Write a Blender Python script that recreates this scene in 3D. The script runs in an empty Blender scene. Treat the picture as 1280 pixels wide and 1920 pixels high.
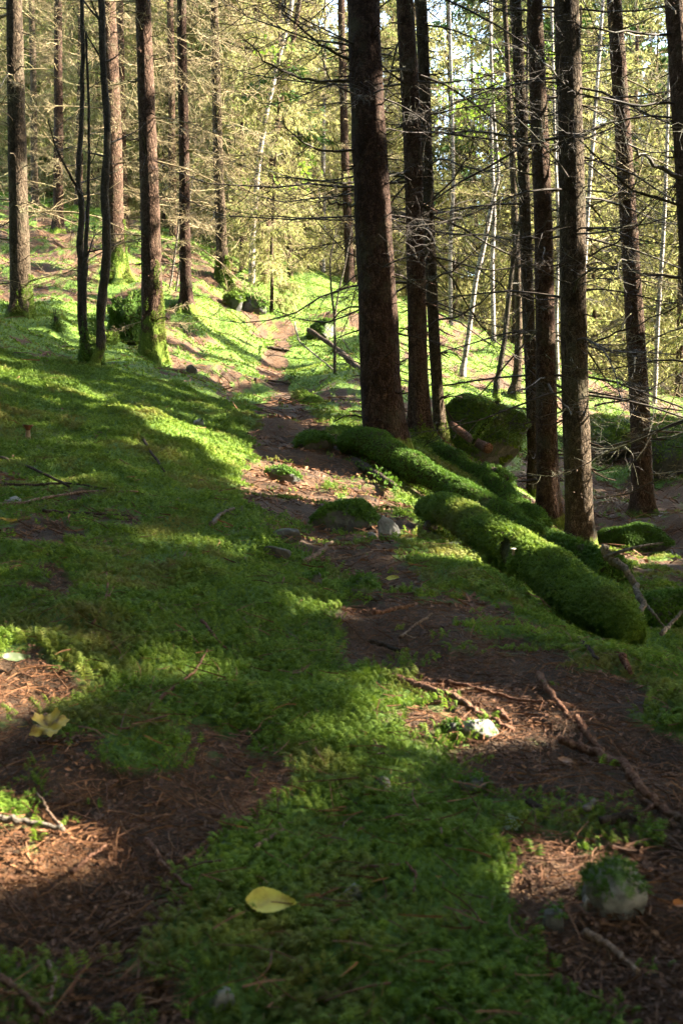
import bpy, math
import numpy as np
from mathutils import Vector

# ------------------------------------------------------------------ camera, light, exposure
F = 2058.0                      # focal length in pixels of the 1280 x 1920 photograph
SUN_AZ, SUN_EL = 86.0, 34.0    # from the view direction towards the right, and above the horizon
SUN_W, SKY_W, EXPO = 5.0, 0.14, 3.95
scene = bpy.context.scene
root_col = scene.collection

cam_d = bpy.data.cameras.new('camera')
cam = bpy.data.objects.new('camera', cam_d)
root_col.objects.link(cam)
cam.rotation_euler = (math.radians(90), 0, 0)
cam_d.sensor_fit = 'VERTICAL'
cam_d.sensor_height = 36.0
cam_d.lens = 36.0 * F / 1920.0
cam_d.clip_start, cam_d.clip_end = 0.05, 2000.0
cam_d.dof.use_dof = True
cam_d.dof.focus_distance = 7.0
cam_d.dof.aperture_fstop = 10.0
scene.camera = cam

az, el = math.radians(SUN_AZ), math.radians(SUN_EL)
S = np.array([math.sin(az) * math.cos(el), math.cos(az) * math.cos(el), math.sin(el)])
world = bpy.data.worlds.new('World')
scene.world = world
world.use_nodes = True
wn = world.node_tree
bg = wn.nodes['Background']
sky = wn.nodes.new('ShaderNodeTexSky')
sky.sky_type = 'NISHITA'
sky.sun_disc = False
sky.sun_elevation = el
sky.sun_rotation = az
tint = wn.nodes.new('ShaderNodeMix')
tint.data_type = 'RGBA'; tint.blend_type = 'MULTIPLY'
tint.inputs[0].default_value = 1.0
tint.inputs[7].default_value = (1.1, 1.0, 0.84, 1)
wn.links.new(sky.outputs[0], tint.inputs[6])
wn.links.new(tint.outputs[2], bg.inputs[0])
bg.inputs[1].default_value = SKY_W
sun_d = bpy.data.lights.new('sun', 'SUN')
sun = bpy.data.objects.new('sun', sun_d)
root_col.objects.link(sun)
sun_d.energy = SUN_W
sun_d.angle = math.radians(0.4)
sun_d.color = (1.0, 0.92, 0.78)
sun.rotation_euler = Vector(S.tolist()).to_track_quat('Z', 'Y').to_euler()
scene.view_settings.view_transform = 'Standard'
scene.view_settings.look = 'None'
scene.view_settings.exposure = EXPO
scene.view_settings.gamma = 1.0
cy = scene.cycles
cy.use_denoising = True
cy.max_bounces = 6
cy.diffuse_bounces = 4
cy.glossy_bounces = 2
cy.transmission_bounces = 3
cy.transparent_max_bounces = 4
cy.sample_clamp_indirect = 6.0
cy.use_adaptive_sampling = True
cy.adaptive_threshold = 0.02

# ------------------------------------------------------------------ noise
def _hash(ix, iy, iz, seed):
    h = (ix.astype(np.uint32) * np.uint32(374761393) + iy.astype(np.uint32) * np.uint32(668265263)
         + iz.astype(np.uint32) * np.uint32(2147483647) + np.uint32(seed * 144665 + 7))
    h = (h ^ (h >> np.uint32(13))) * np.uint32(1274126177)
    h = (h ^ (h >> np.uint32(16))) * np.uint32(2246822519)
    return ((h ^ (h >> np.uint32(15))) & np.uint32(0xFFFFFF)).astype(np.float64) / 0xFFFFFF

def noise(x, y, z=0.0, seed=0):
    x, y, z = np.broadcast_arrays(np.asarray(x, float), np.asarray(y, float), np.asarray(z, float))
    x = x + 1000.0; y = y + 1000.0; z = z + 1000.0
    ix, iy, iz = np.floor(x).astype(np.int64), np.floor(y).astype(np.int64), np.floor(z).astype(np.int64)
    fx, fy, fz = x - ix, y - iy, z - iz
    fx = fx * fx * (3 - 2 * fx); fy = fy * fy * (3 - 2 * fy); fz = fz * fz * (3 - 2 * fz)
    r = 0.0
    for a in (0, 1):
        for b in (0, 1):
            for c in (0, 1):
                w = (fx if a else 1 - fx) * (fy if b else 1 - fy) * (fz if c else 1 - fz)
                r = r + w * _hash(ix + a, iy + b, iz + c, seed)
    return r * 2 - 1

def fbm(x, y, z=0.0, seed=0, octs=3):
    r, a, f = 0.0, 1.0, 1.0
    for k in range(octs):
        r = r + a * noise(np.asarray(x) * f, np.asarray(y) * f, np.asarray(z) * f, seed + k)
        a *= 0.5; f *= 2.03
    return r

def smooth(e0, e1, x):
    t = np.clip((x - e0) / (e1 - e0), 0, 1)
    return t * t * (3 - 2 * t)

rng = np.random.default_rng(11)

# ------------------------------------------------------------------ pixels of the photograph and points of the place
def W(px, py, Y):
    return np.array([(px - 640.0) / F * Y, Y, (960.0 - py) / F * Y])

def pix(P):
    P = np.asarray(P, float)
    Y = np.maximum(P[..., 1], 0.2)
    return 640 + P[..., 0] / Y * F, 960 - P[..., 2] / Y * F

# the ground: a thin plate spline through points read off the photograph
CP = [
    # foreground
    (640, 1920, 1.22), (0, 1920, 1.22), (1280, 1920, 1.2), (640, 1720, 1.45), (640, 1500, 1.85), (640, 1300, 2.4),
    (680, 1150, 3.1), (620, 1000, 4.5), (570, 905, 6.2), (555, 800, 9.0), (525, 735, 11.5), (500, 690, 14.0),
    (530, 640, 16.5), (550, 580, 19.2), (545, 535, 21.3), (540, 500, 23.8),
    # left
    (0, 1500, 1.78), (0, 1300, 2.22), (0, 1100, 2.95), (0, 950, 4.0), (0, 850, 5.2), (0, 760, 6.6), (0, 690, 8.0),
    (0, 640, 9.8), (40, 598, 12.0), (0, 545, 14.0), (0, 480, 17.0), (30, 420, 21.0), (60, 380, 25.0), (150, 400, 24.0),
    (160, 690, 9.5), (110, 600, 12.5), (215, 505, 16.5), (230, 440, 21.0), (300, 440, 23.0),
    (320, 1100, 3.1), (320, 950, 4.4), (320, 850, 6.0), (320, 785, 7.4), (330, 720, 9.4), (287, 655, 11.4),
    (240, 640, 12.3), (349, 588, 15.0), (418, 505, 19.5), (380, 560, 17.0), (410, 800, 7.6), (450, 850, 6.9),
    (430, 740, 10.2), (440, 690, 12.6), (450, 620, 16.0), (470, 540, 20.0), (470, 500, 22.5),
    # right of the path
    (640, 545, 21.5), (620, 620, 17.0), (650, 690, 13.0), (640, 760, 10.3), (660, 810, 8.8), (640, 860, 7.4),
    (722, 830, 8.0), (790, 835, 9.0), (825, 820, 10.0), (700, 640, 16.0), (800, 630, 19.0), (890, 650, 19.5),
    (960, 735, 16.0), (868, 700, 17.0), (870, 870, 9.2), (950, 915, 9.6), (1003, 950, 11.0), (1028, 992, 9.8),
    (1088, 1032, 9.0), (1205, 975, 11.5), (1150, 930, 13.0), (1200, 800, 17.0), (1280, 790, 17.0), (1050, 790, 16.5),
    (1280, 1000, 10.5), (1280, 1080, 8.0), (1240, 1150, 5.6), (1280, 1200, 4.8),
    (760, 960, 5.2), (810, 990, 4.9), (900, 1060, 4.1), (1000, 1140, 3.5), (1120, 1205, 3.05), (1280, 1235, 2.85),
    (1250, 1300, 3.75), (1290, 1290, 4.2), (1180, 1240, 4.2), (1100, 1170, 4.9), (1010, 1105, 5.6), (910, 1040, 6.1),
    (960, 1500, 1.87), (1280, 1500, 1.87), (1000, 1300, 2.42), (1280, 1330, 2.35), (820, 1130, 3.2), (800, 1060, 3.9),
]
cpts = np.array([W(*c) for c in CP])
extra = np.array([
    (0, -2.3, -1.05), (-1.6, -2.3, -0.95), (1.6, -2.3, -1.15), (-3, 0.5, -0.3), (3, 0.5, -1.0),
    (-4.5, 3.0, 0.6), (4.5, 4.0, -1.3), (9.0, 12.0, -1.6), (-9, 10.0, 2.6), (-14, 20, 6.4), (12, 22, 0.6),
    (-16, 40, 11.0), (0, 40, 5.6), (16, 40, 3.6), (-30, 75, 15.0), (0, 75, 6.0), (30, 75, 4.0), (8, 28, 3.0), (-8, 30, 8.2),
    (0.5, 29, 5.6)])
cpts = np.vstack([cpts, extra])

def _warp(X, Y):
    Yc = np.clip(Y, -2.4, 90.0)
    return np.clip(X / (Yc + 3.0), -1.3, 1.3) * 2.2, np.log(Yc + 3.0)

def _k(r2):
    return 0.5 * r2 * np.log(r2 + 1e-12)

_u, _v = _warp(cpts[:, 0], cpts[:, 1])
n_ = len(_u)
A = np.zeros((n_ + 3, n_ + 3))
A[:n_, :n_] = _k((_u[:, None] - _u) ** 2 + (_v[:, None] - _v) ** 2) + np.eye(n_) * 2e-3
A[:n_, n_:] = np.stack([np.ones(n_), _u, _v], 1)
A[n_:, :n_] = A[:n_, n_:].T
_sol = np.linalg.solve(A, np.concatenate([cpts[:, 2], np.zeros(3)]))

def H0(X, Y):
    X, Y = np.broadcast_arrays(np.asarray(X, float), np.asarray(Y, float))
    shp = X.shape
    u, v = _warp(X.ravel(), Y.ravel())
    out = np.empty(u.size)
    for i in range(0, u.size, 20000):
        j = slice(i, i + 20000)
        r2 = (u[j, None] - _u) ** 2 + (v[j, None] - _v) ** 2
        out[j] = _k(r2) @ _sol[:n_] + _sol[n_] + _sol[n_ + 1] * u[j] + _sol[n_ + 2] * v[j]
    return out.reshape(shp)

def poly_dist(px, py, poly):
    """signed distance in pixels, negative inside"""
    P = np.asarray(poly, float)
    Q = np.roll(P, -1, 0)
    d2 = np.full(px.shape, 1e18)
    ins = np.zeros(px.shape, bool)
    for (x0, y0), (x1, y1) in zip(P, Q):
        ex, ey = x1 - x0, y1 - y0
        t = np.clip(((px - x0) * ex + (py - y0) * ey) / (ex * ex + ey * ey + 1e-9), 0, 1)
        d2 = np.minimum(d2, (px - x0 - t * ex) ** 2 + (py - y0 - t * ey) ** 2)
        if y0 != y1:
            c = ((y0 > py) != (y1 > py)) & (px < ex * (py - y0) / (y1 - y0) + x0)
            ins ^= c
    d = np.sqrt(d2)
    return np.where(ins, -d, d)

PATH = [(1330, 1500), (1290, 1400), (1150, 1330), (1060, 1270), (1010, 1210), (930, 1130), (800, 1040), (745, 980), (715, 905), (640, 850), (600, 800),
        (568, 745), (540, 690), (556, 640), (575, 600), (530, 600), (498, 640), (475, 690), (485, 740), (486, 800), (478, 850),
        (465, 900), (490, 960), (560, 1030), (620, 1100), (680, 1200), (740, 1260), (860, 1330), (900, 1430), (970, 1530),
        (1000, 1640), (1030, 1760), (1140, 1960), (1400, 1960)]
LITTER = [
    (PATH, 1.08),
    ([(-60, 1330), (120, 1370), (240, 1420), (400, 1440), (500, 1470), (440, 1550), (430, 1640), (370, 1700), (320, 1800), (310, 1960), (-60, 1960)], 1.0),
    ([(-60, 1230), (60, 1240), (90, 1300), (60, 1350), (-60, 1350)], 0.9),
    ([(-60, 880), (120, 895), (260, 940), (240, 985), (100, 1010), (-60, 990)], 0.55),
    ([(-40, 1040), (90, 1050), (110, 1130), (-40, 1150)], 0.4),
    ([(120, 560), (200, 570), (300, 690), (430, 735), (430, 700), (370, 640), (335, 590), (440, 510), (520, 492), (420, 480), (260, 470), (0, 380), (-60, 380), (-60, 545), (0, 560), (90, 575)], 0.62),
    ([(1030, 735), (1320, 735), (1320, 900), (1040, 900)], 0.5),
    ([(760, 590), (1000, 640), (1000, 760), (740, 680)], 0.3),
    ([(830, 840), (960, 880), (1010, 980), (1040, 1045), (1100, 1060), (1300, 1110), (1300, 890), (1100, 860), (1000, 850), (900, 820)], 0.85),
    ([(700, 905), (790, 935), (830, 985), (760, 1000), (700, 950)], 0.6),
]

def litter_mask(X, Y, Z):
    X = np.asarray(X, float)
    Pxyz = np.stack([X, Y, Z], -1)
    px, py = pix(Pxyz)
    soft = np.clip((py - 560) / 900, 0.14, 1.15)
    wob = 46 * np.clip(soft * 1.3, 0, 1) * fbm(X * 3.0 / np.maximum(Y, 1) * 1.6, np.log(np.maximum(Y, 0.3)) * 4.5, 0, 31, 3)
    m = np.zeros(X.shape)
    for poly, w in LITTER:
        d = poly_dist(px, py, poly) + wob
        d = d + (10.0 * smooth(860, 700, py) if poly is PATH else 0.0)
        m = np.maximum(m, w * smooth(70 * soft, -80 * soft, d))
    m = np.where(np.asarray(Y) < 0.7, 0.5, m)
    m = np.maximum(m, 0.75 * smooth(8.5, 12.0, np.asarray(Y)) * smooth(0.0, 0.55, fbm(X * 0.9, np.asarray(Y) * 0.7, 0, 91, 3)))
    # further up the slope needles lie between the moss
    far = smooth(24, 32, np.asarray(Y)) * 0.7
    m = np.maximum(m, far)
    n2 = fbm(X * 4, np.asarray(Y) * 4, 0, 77, 2)
    n3 = fbm(X * 13, np.asarray(Y) * 13, 0, 78, 2)
    n1 = fbm(X * 1.4, np.asarray(Y) * 1.4, 0, 79, 3)
    return np.clip(m + (0.55 * n2 + 0.5 * n3 - 0.06) * smooth(0.0, 0.25, m) + 0.34 * smooth(0.1, 0.7, n2 * 0.6 + n1 * 0.5 + 0.3 * n3), 0, 1)

def H(X, Y):
    X, Y = np.broadcast_arrays(np.asarray(X, float), np.asarray(Y, float))
    z = H0(X, Y)
    a = np.clip(Y, 0.5, 30)
    z = z + (0.075 * smooth(3.0, 7.0, a) + 0.05 * smooth(9.0, 14.0, a)) * fbm(X / 1.1, Y / 1.1, 0, 3, 2)
    z = z + (0.04 * smooth(1.5, 4.5, a) + 0.03 * smooth(8.0, 12.0, a)) * fbm(X / 0.45, Y / 0.45, 0, 9, 2)
    z = z + 0.017 * fbm(X / 0.15, Y / 0.15, 0, 15, 2)
    return z

# quick lookup of the ground for shadow work
_gx, _gy = np.arange(-45, 45.01, 0.3), np.arange(-16, 90.01, 0.3)
_GX, _GY = np.meshgrid(_gx, _gy)
_GH = H0(_GX, _GY)
def Hq(X, Y):
    fx = np.clip((X + 45) / 0.3, 0, len(_gx) - 1.001); fy = np.clip((Y + 16) / 0.3, 0, len(_gy) - 1.001)
    ix, iy = fx.astype(int), fy.astype(int)
    fx, fy = fx - ix, fy - iy
    return ((_GH[iy, ix] * (1 - fx) + _GH[iy, ix + 1] * fx) * (1 - fy)
            + (_GH[iy + 1, ix] * (1 - fx) + _GH[iy + 1, ix + 1] * fx) * fy)

def G(px, py, lift=0.0):
    """the point of the ground seen at a pixel"""
    Ys = 0.75 * np.exp(np.linspace(0, math.log(45 / 0.75), 1600))
    z = (960.0 - py) / F * Ys
    h = H((px - 640.0) / F * Ys, Ys)
    hit = np.nonzero(h + lift >= z)[0]
    Y = Ys[hit[0]] if len(hit) else 40.0
    return np.array([(px - 640.0) / F * Y, Y, float(H((px - 640.0) / F * Y, Y)) + lift])

# ------------------------------------------------------------------ crown leaves cut away to shape where the sun gets through
LIT = [  # polygons on the ground, in pixels of the photograph
    [(-80, 672), (60, 690), (190, 735), (300, 775), (400, 820), (490, 865), (480, 885), (380, 840), (270, 795), (130, 745), (0, 715), (-80, 705)],
    [(480, 868), (600, 878), (620, 890), (480, 884)],
    [(460, 905), (560, 905), (660, 900), (760, 920), (820, 965), (760, 968), (690, 930), (600, 920), (470, 920)],
    [(-420, 1460), (-60, 1515), (45, 1550), (140, 1612), (140, 1648), (45, 1655), (-420, 1630)],
    [(-420, 1200), (-40, 1265), (35, 1285), (35, 1320), (-420, 1300)],
    [(705, 1272), (760, 1280), (860, 1312), (965, 1372), (930, 1394), (800, 1352), (725, 1322)],
    [(480, 752), (580, 745), (640, 790), (560, 775), (490, 768)],
    [(490, 735), (565, 735), (565, 742), (490, 744)],
    [(555, 735), (600, 735), (605, 780), (570, 780)],
    [(440, 495), (530, 490), (600, 520), (690, 560), (690, 610), (560, 600), (470, 570), (400, 530)],
    [(780, 590), (880, 610), (990, 660), (990, 745), (930, 735), (800, 700), (740, 660)],
    [(1060, 735), (1300, 735), (1300, 760), (1100, 765)],
    [(320, 640), (360, 645), (400, 700), (370, 705)],
    [(200, 575), (330, 560), (420, 520), (400, 500), (250, 520)],
    [(140, 610), (190, 640), (230, 680), (190, 670)],
    [(420, 700), (440, 700), (480, 760), (465, 760)],
    [(900, 925), (990, 960), (1060, 1035), (1020, 1035), (960, 980)],
    [(960, 925), (1010, 960), (1015, 985), (975, 965)],
    [(700, 740), (690, 790), (640, 760), (640, 740)],
    [(560, 615), (680, 690), (600, 680)],
    [(1095, 1015), (1190, 1055), (1180, 1075), (1100, 1045)],
]
SOFT = [
    ([(330, 1010), (640, 1000), (690, 1150), (420, 1200)], 0.5),
    ([(420, 1300), (700, 1380), (930, 1500), (960, 1700), (900, 1960), (450, 1960), (430, 1450)], 0.34),
    ([(-400, 960), (330, 1000), (400, 1300), (200, 1400), (-400, 1240)], 0.52),
    ([(1000, 1230), (1500, 1230), (1500, 1480), (1150, 1400)], 0.3),  # weaker dapples: patch, share of the leaves that is missing there
    ([(600, 1150), (900, 1200), (700, 1700), (450, 1500), (430, 1250)], 0.21),
    ([(900, 1480), (1130, 1500), (1120, 1660), (980, 1680)], 0.72),
    ([(340, 1380), (500, 1430), (470, 1500), (330, 1470)], 0.35),
    ([(210, 1580), (380, 1570), (360, 1640), (230, 1640)], 0.45),
    ([(60, 1380), (130, 1380), (130, 1400), (60, 1400)], 0.53),
    ([(940, 1200), (1160, 1270), (1120, 1320), (960, 1300)], 0.61),
    ([(350, 540), (520, 560), (510, 680), (470, 760), (380, 680), (300, 600)], 0.56),
    ([(-300, 740), (200, 800), (480, 880), (470, 960), (250, 930), (-300, 880)], 0.54),
    ([(-200, 1040), (150, 1050), (280, 1100), (100, 1140), (-200, 1130)], 0.7),
    ([(0, 700), (500, 840), (480, 1000), (0, 900)], 0.24),
    ([(540, 620), (660, 700), (640, 850), (560, 800)], 0.53),
    ([(640, 860), (760, 930), (740, 900)], 0.69),
    ([(1040, 860), (1300, 850), (1300, 1080), (1180, 1060)], 0.45),
    ([(660, 1440), (800, 1500), (700, 1560), (560, 1500)], 0.53),
    ([(1140, 1590), (1230, 1600), (1220, 1660), (1140, 1650)], 0.69),
]
def spot_col(x0, y0, x1, y1, Y, n, r):
    return [(x0 + (x1 - x0) * k / max(n - 1, 1), y0 + (y1 - y0) * k / max(n - 1, 1), Y, r) for k in range(n)]
SPOTS = (spot_col(850, 935, 900, 955, 4.6, 3, 0.10) + spot_col(960, 985, 1045, 1030, 4.0, 4, 0.11) + spot_col(708, 395, 722, 520, 8.0, 4, 0.16) + spot_col(720, 560, 722, 590, 8.0, 1, 0.12) + [(700, 215, 8.0, 0.16)]
         + spot_col(790, 560, 796, 790, 9.0, 7, 0.14) + spot_col(765, 150, 782, 470, 9.0, 6, 0.1)
         + spot_col(1078, 150, 1092, 300, 9.0, 6, 0.14) + spot_col(1090, 340, 1098, 380, 9.0, 2, 0.12) + spot_col(1105, 430, 1110, 460, 9.0, 1, 0.1)
         + spot_col(1108, 740, 1110, 840, 9.0, 4, 0.14) + [(1108, 930, 9.0, 0.1)]
         + spot_col(1016, 210, 1026, 330, 9.8, 5, 0.13) + spot_col(1040, 560, 1042, 620, 9.8, 2, 0.1) + [(1012, 60, 9.8, .1)]
         + spot_col(975, 100, 985, 330, 11, 5, 0.12)
         + spot_col(1150, 100, 1195, 600, 11.5, 10, 0.13)
         + spot_col(1272, 20, 1278, 120, 8.0, 3, 0.12)
         + spot_col(292, 590, 300, 650, 11.4, 4, 0.17) + spot_col(290, 470, 292, 500, 11.4, 2, 0.15) + spot_col(282, 260, 288, 390, 11.4, 5, 0.15)
         + spot_col(272, 90, 274, 150, 11.4, 2, 0.14)
         + spot_col(40, 20, 42, 130, 12, 4, 0.16) + spot_col(50, 340, 54, 380, 12, 2, 0.13) + spot_col(55, 450, 58, 540, 12, 3, 0.13)
         + spot_col(212, 230, 222, 400, 16, 6, 0.2) + spot_col(232, 480, 240, 500, 16, 2, 0.25) + [(205, 60, 16, .2)]
         + spot_col(403, 0, 416, 330, 19, 14, 0.3) + spot_col(418, 340, 420, 480, 19, 6, 0.26)
         + spot_col(352, 450, 354, 570, 15, 3, 0.1)
         + spot_col(820, 760, 830, 800, 10, 2, 0.12))
STEMS = [(W(x0, y0, Y), W(x1, 0, Y) + np.array([0, 0, 0.5]), rad) for x0, y0, x1, Y, rad in (
    (722, 832, 680, 8.0, 0.19), (788, 838, 757, 9.0, 0.12), (826, 825, 785, 10.0, 0.10), (1003, 952, 963, 11.0, 0.1), (1028, 992, 1001, 9.8, 0.14),
    (1088, 1034, 1058, 9.0, 0.16), (1207, 980, 1150, 11.5, 0.14), (1345, 1060, 1268, 8.0, 0.14), (40, 600, 30, 12.0, 0.15), (287, 655, 267, 11.4, 0.15),
    (218, 512, 200, 16.0, 0.18), (349, 590, 345, 15.0, 0.12), (186, 655, 188, 9.4, 0.12), (155, 655, 152, 9.5, 0.1), (110, 455, 112, 20.0, 0.12))]

def keep_leaf(P, D, Wd, ln, wd):
    """leaves whose shadow would fall where the photograph is sunlit are cut away to let the sun in"""
    n = len(P)
    keep = np.ones(n, bool)
    rnd = rng.random(n)
    mid = P + D * (ln * 0.35)[:, None]
    for C in (P + D * (ln * 0.5)[:, None], P, P + D * ln[:, None], mid + Wd * (wd * 0.5)[:, None], mid - Wd * (wd * 0.5)[:, None]):
        i = np.nonzero(keep)[0]
        keep[i] = _sunny(C[i], rnd[i])
    return keep

def keep_bough(C):
    keep = np.ones(len(C), bool)
    for u in np.linspace(0, 2.999, 14):
        i, f = int(u), u - int(u)
        keep &= _sunny(C[:, i] * (1 - f) + C[:, i + 1] * f, np.ones(len(C)))
    return keep

def _sunny(C, r):
    keep = np.ones(len(C), bool)
    t = np.full(len(C), 10.0)
    for _ in range(12):
        q = C - S * t[:, None]
        t = np.clip(t + 0.7 * (q[:, 2] - Hq(q[:, 0], q[:, 1])) / S[2], 0.0, 90.0)
    q = C - S * t[:, None]
    px, py = pix(q)
    # up the slope and beyond the crest leaves are thinned to brighten the background, leaving clumps
    far = np.nonzero(q[:, 1] > 11.5)[0]
    if len(far):
        g = fbm(q[far, 0] * 0.75, q[far, 1] * 0.75, 0, 61, 2)
        near_right = smooth(1.8, 2.6, q[far, 0]) * smooth(16.5, 15.0, q[far, 1])
        keep[far] = g > 0.42 - 0.5 * smooth(14, 11.5, q[far, 1]) - 2.0 * near_right
    ok = (q[:, 1] > 0.7) & (q[:, 1] < 30) & (px > -700) & (px < 1500) & (py > 300) & keep
    i = np.nonzero(ok)[0]
    if len(i):
        mpx = F / np.maximum(q[:, 1], 0.5)          # pixels per metre there
        for poly in LIT:
            P = np.array(poly)
            m = 0.10 * mpx[i]
            b = (px[i] > P[:, 0].min() - m) & (px[i] < P[:, 0].max() + m) & (py[i] > P[:, 1].min() - m) & (py[i] < P[:, 1].max() + m)
            j = i[b]
            if len(j):
                d = poly_dist(px[j], py[j], poly)
                keep[j[d < 0.03 * mpx[j]]] = False
        for poly, w in SOFT:
            P = np.array(poly)
            b = (px[i] > P[:, 0].min()) & (px[i] < P[:, 0].max()) & (py[i] > P[:, 1].min()) & (py[i] < P[:, 1].max())
            j = i[b]
            if len(j):
                d = poly_dist(px[j], py[j], poly)
                g = 0.5 + 0.5 * fbm(q[j, 0] * 5, q[j, 1] * 5, 0, 5, 2)
                keep[j[(d < 0) & (r[j] < w * 1.5 * smooth(0.3, 0.7, g))]] = False
    # stems that stand in shade keep the leaves in front of them
    for (a0, a1, rad) in STEMS:
        U = (a1 - a0) / np.linalg.norm(a1 - a0)
        nn = np.cross(U, S); ln_ = np.linalg.norm(nn)
        Dv = C - a0
        dist = np.abs(Dv @ nn) / ln_
        i = np.nonzero(dist < rad)[0]
        if len(i):
            w_ = Dv[i] - (Dv[i] @ S)[:, None] * S
            Up = U - (U @ S) * S
            h = (w_ @ Up) / (Up @ Up)
            tt = (Dv[i] - h[:, None] * U) @ S
            keep[i[(h > 0) & (h < np.linalg.norm(a1 - a0)) & (tt > 0.4)]] = True
    for (sx, sy, sY, rad) in SPOTS:
        c = W(sx, sy, sY)
        Dv = C - c
        a = Dv @ S
        d2 = (Dv * Dv).sum(1) - a * a
        keep[(a > 0.3) & (d2 < rad * rad)] = False
    return keep

# ------------------------------------------------------------------ mesh and object helpers
def mesh(name, V, quads=None, tris=None, mats=(), mat_idx=None, smooth_shade=True):
    V = np.ascontiguousarray(np.asarray(V, np.float32).reshape(-1, 3))
    me = bpy.data.meshes.new(name)
    me.vertices.add(len(V))
    me.vertices.foreach_set('co', V.ravel())
    q = np.zeros((0, 4), np.int32) if quads is None else np.asarray(quads, np.int32).reshape(-1, 4)
    t = np.zeros((0, 3), np.int32) if tris is None else np.asarray(tris, np.int32).reshape(-1, 3)
    loops = np.concatenate([q.ravel(), t.ravel()])
    me.loops.add(len(loops))
    me.loops.foreach_set('vertex_index', loops)
    n = len(q) + len(t)
    me.polygons.add(n)
    start = np.concatenate([np.arange(len(q)) * 4, len(q) * 4 + np.arange(len(t)) * 3]).astype(np.int32)
    me.polygons.foreach_set('loop_start', start)
    me.polygons.foreach_set('loop_total', np.concatenate([np.full(len(q), 4), np.full(len(t), 3)]).astype(np.int32))
    me.polygons.foreach_set('use_smooth', np.full(n, smooth_shade, bool))
    for m in mats:
        me.materials.append(m)
    if mat_idx is not None:
        me.polygons.foreach_set('material_index', np.asarray(mat_idx, np.int32))
    me.update(calc_edges=True)
    return me

def link(name, data, parent=None, loc=None):
    o = bpy.data.objects.new(name, data)
    root_col.objects.link(o)
    if parent is not None:
        o.parent = parent
    if loc is not None:
        o.location = [float(v) for v in loc]
    return o

def tag(o, label=None, cat=None, group=None, kind=None):
    for k, v in (('label', label), ('category', cat), ('group', group), ('kind', kind)):
        if v:
            o[k] = v
    return o

def thing(name, label, cat, loc, group=None):
    return tag(link(name, None, None, loc), label, cat, group)

def tubes(P, R, sides=3, cap=False):
    """many tubes at once: P (k, n, 3), R (k, n)"""
    P = np.asarray(P, float); R = np.asarray(R, float)
    k, n, _ = P.shape
    T = np.gradient(P, axis=1)
    T /= np.linalg.norm(T, axis=2, keepdims=True) + 1e-9
    m = np.abs(T.mean(1))
    ref = np.eye(3)[np.argmin(m, 1)]
    U = np.cross(T, ref[:, None, :])
    U /= np.linalg.norm(U, axis=2, keepdims=True) + 1e-9
    Vv = np.cross(T, U)
    a = np.arange(sides) * 2 * math.pi / sides
    ring = (U[:, :, None, :] * np.cos(a)[None, None, :, None] + Vv[:, :, None, :] * np.sin(a)[None, None, :, None])
    V = P[:, :, None, :] + ring * R[:, :, None, None]
    idx = np.arange(k * n * sides).reshape(k, n, sides)
    nx = np.roll(idx, -1, 2)
    Q = np.stack([idx[:, :-1], nx[:, :-1], nx[:, 1:], idx[:, 1:]], -1).reshape(-1, 4)
    return V.reshape(-1, 3), Q

class Soup:
    def __init__(s):
        s.v, s.q, s.t, s.qm, s.tm, s.n = [], [], [], [], [], 0
    def add(s, V, Q=None, T=None, m=0):
        V = np.asarray(V).reshape(-1, 3)
        if Q is not None and len(Q):
            s.q.append(np.asarray(Q) + s.n); s.qm.append(np.full(len(Q), m))
        if T is not None and len(T):
            s.t.append(np.asarray(T) + s.n); s.tm.append(np.full(len(T), m))
        s.v.append(V); s.n += len(V)
    def mesh(s, name, mats, smooth_shade=True, offset=None):
        V = np.concatenate(s.v)
        if offset is not None:
            V = V - np.asarray(offset)
        q = np.concatenate(s.q) if s.q else None
        t = np.concatenate(s.t) if s.t else None
        mi = np.concatenate(s.qm + s.tm) if (s.q or s.t) else None
        return mesh(name, V, q, t, mats, mi, smooth_shade)

# ------------------------------------------------------------------ materials
def material(name, rough=0.9):
    m = bpy.data.materials.new(name)
    m.use_nodes = True
    nt = m.node_tree
    b = nt.nodes['Principled BSDF']
    b.inputs['Roughness'].default_value = rough
    b.inputs['Specular IOR Level'].default_value = 0.25
    return m, nt, b

def N(nt, kind, **kw):
    n = nt.nodes.new(kind)
    for k, v in kw.items():
        setattr(n, k, v)
    return n

def ramp(nt, stops, fac):
    r = nt.nodes.new('ShaderNodeValToRGB')
    e = r.color_ramp.elements
    while len(e) < len(stops):
        e.new(0.5)
    for el_, (p, c) in zip(e, stops):
        el_.position = p
        el_.color = (*c, 1)
    nt.links.new(fac, r.inputs[0])
    return r.outputs[0]

def mixc(nt, fac, a, b):
    m = nt.nodes.new('ShaderNodeMix')
    m.data_type = 'RGBA'
    for sock, v in ((m.inputs[0], fac), (m.inputs[6], a), (m.inputs[7], b)):
        if isinstance(v, (tuple, list)):
            sock.default_value = (*v, 1)
        elif isinstance(v, (int, float)):
            sock.default_value = v
        else:
            nt.links.new(v, sock)
    return m.outputs[2]

def tex_noise(nt, vec, scale, detail=4, rough=0.6):
    n = nt.nodes.new('ShaderNodeTexNoise')
    n.inputs['Scale'].default_value = scale
    n.inputs['Detail'].default_value = detail
    n.inputs['Roughness'].default_value = rough
    nt.links.new(vec, n.inputs['Vector'])
    return n.outputs['Fac']

def maprange(nt, v, a, b, c=0.0, d=1.0):
    m = nt.nodes.new('ShaderNodeMapRange')
    nt.links.new(v, m.inputs[0])
    for i, x in zip((1, 2, 3, 4), (a, b, c, d)):
        m.inputs[i].default_value = x
    return m.outputs[0]

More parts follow.
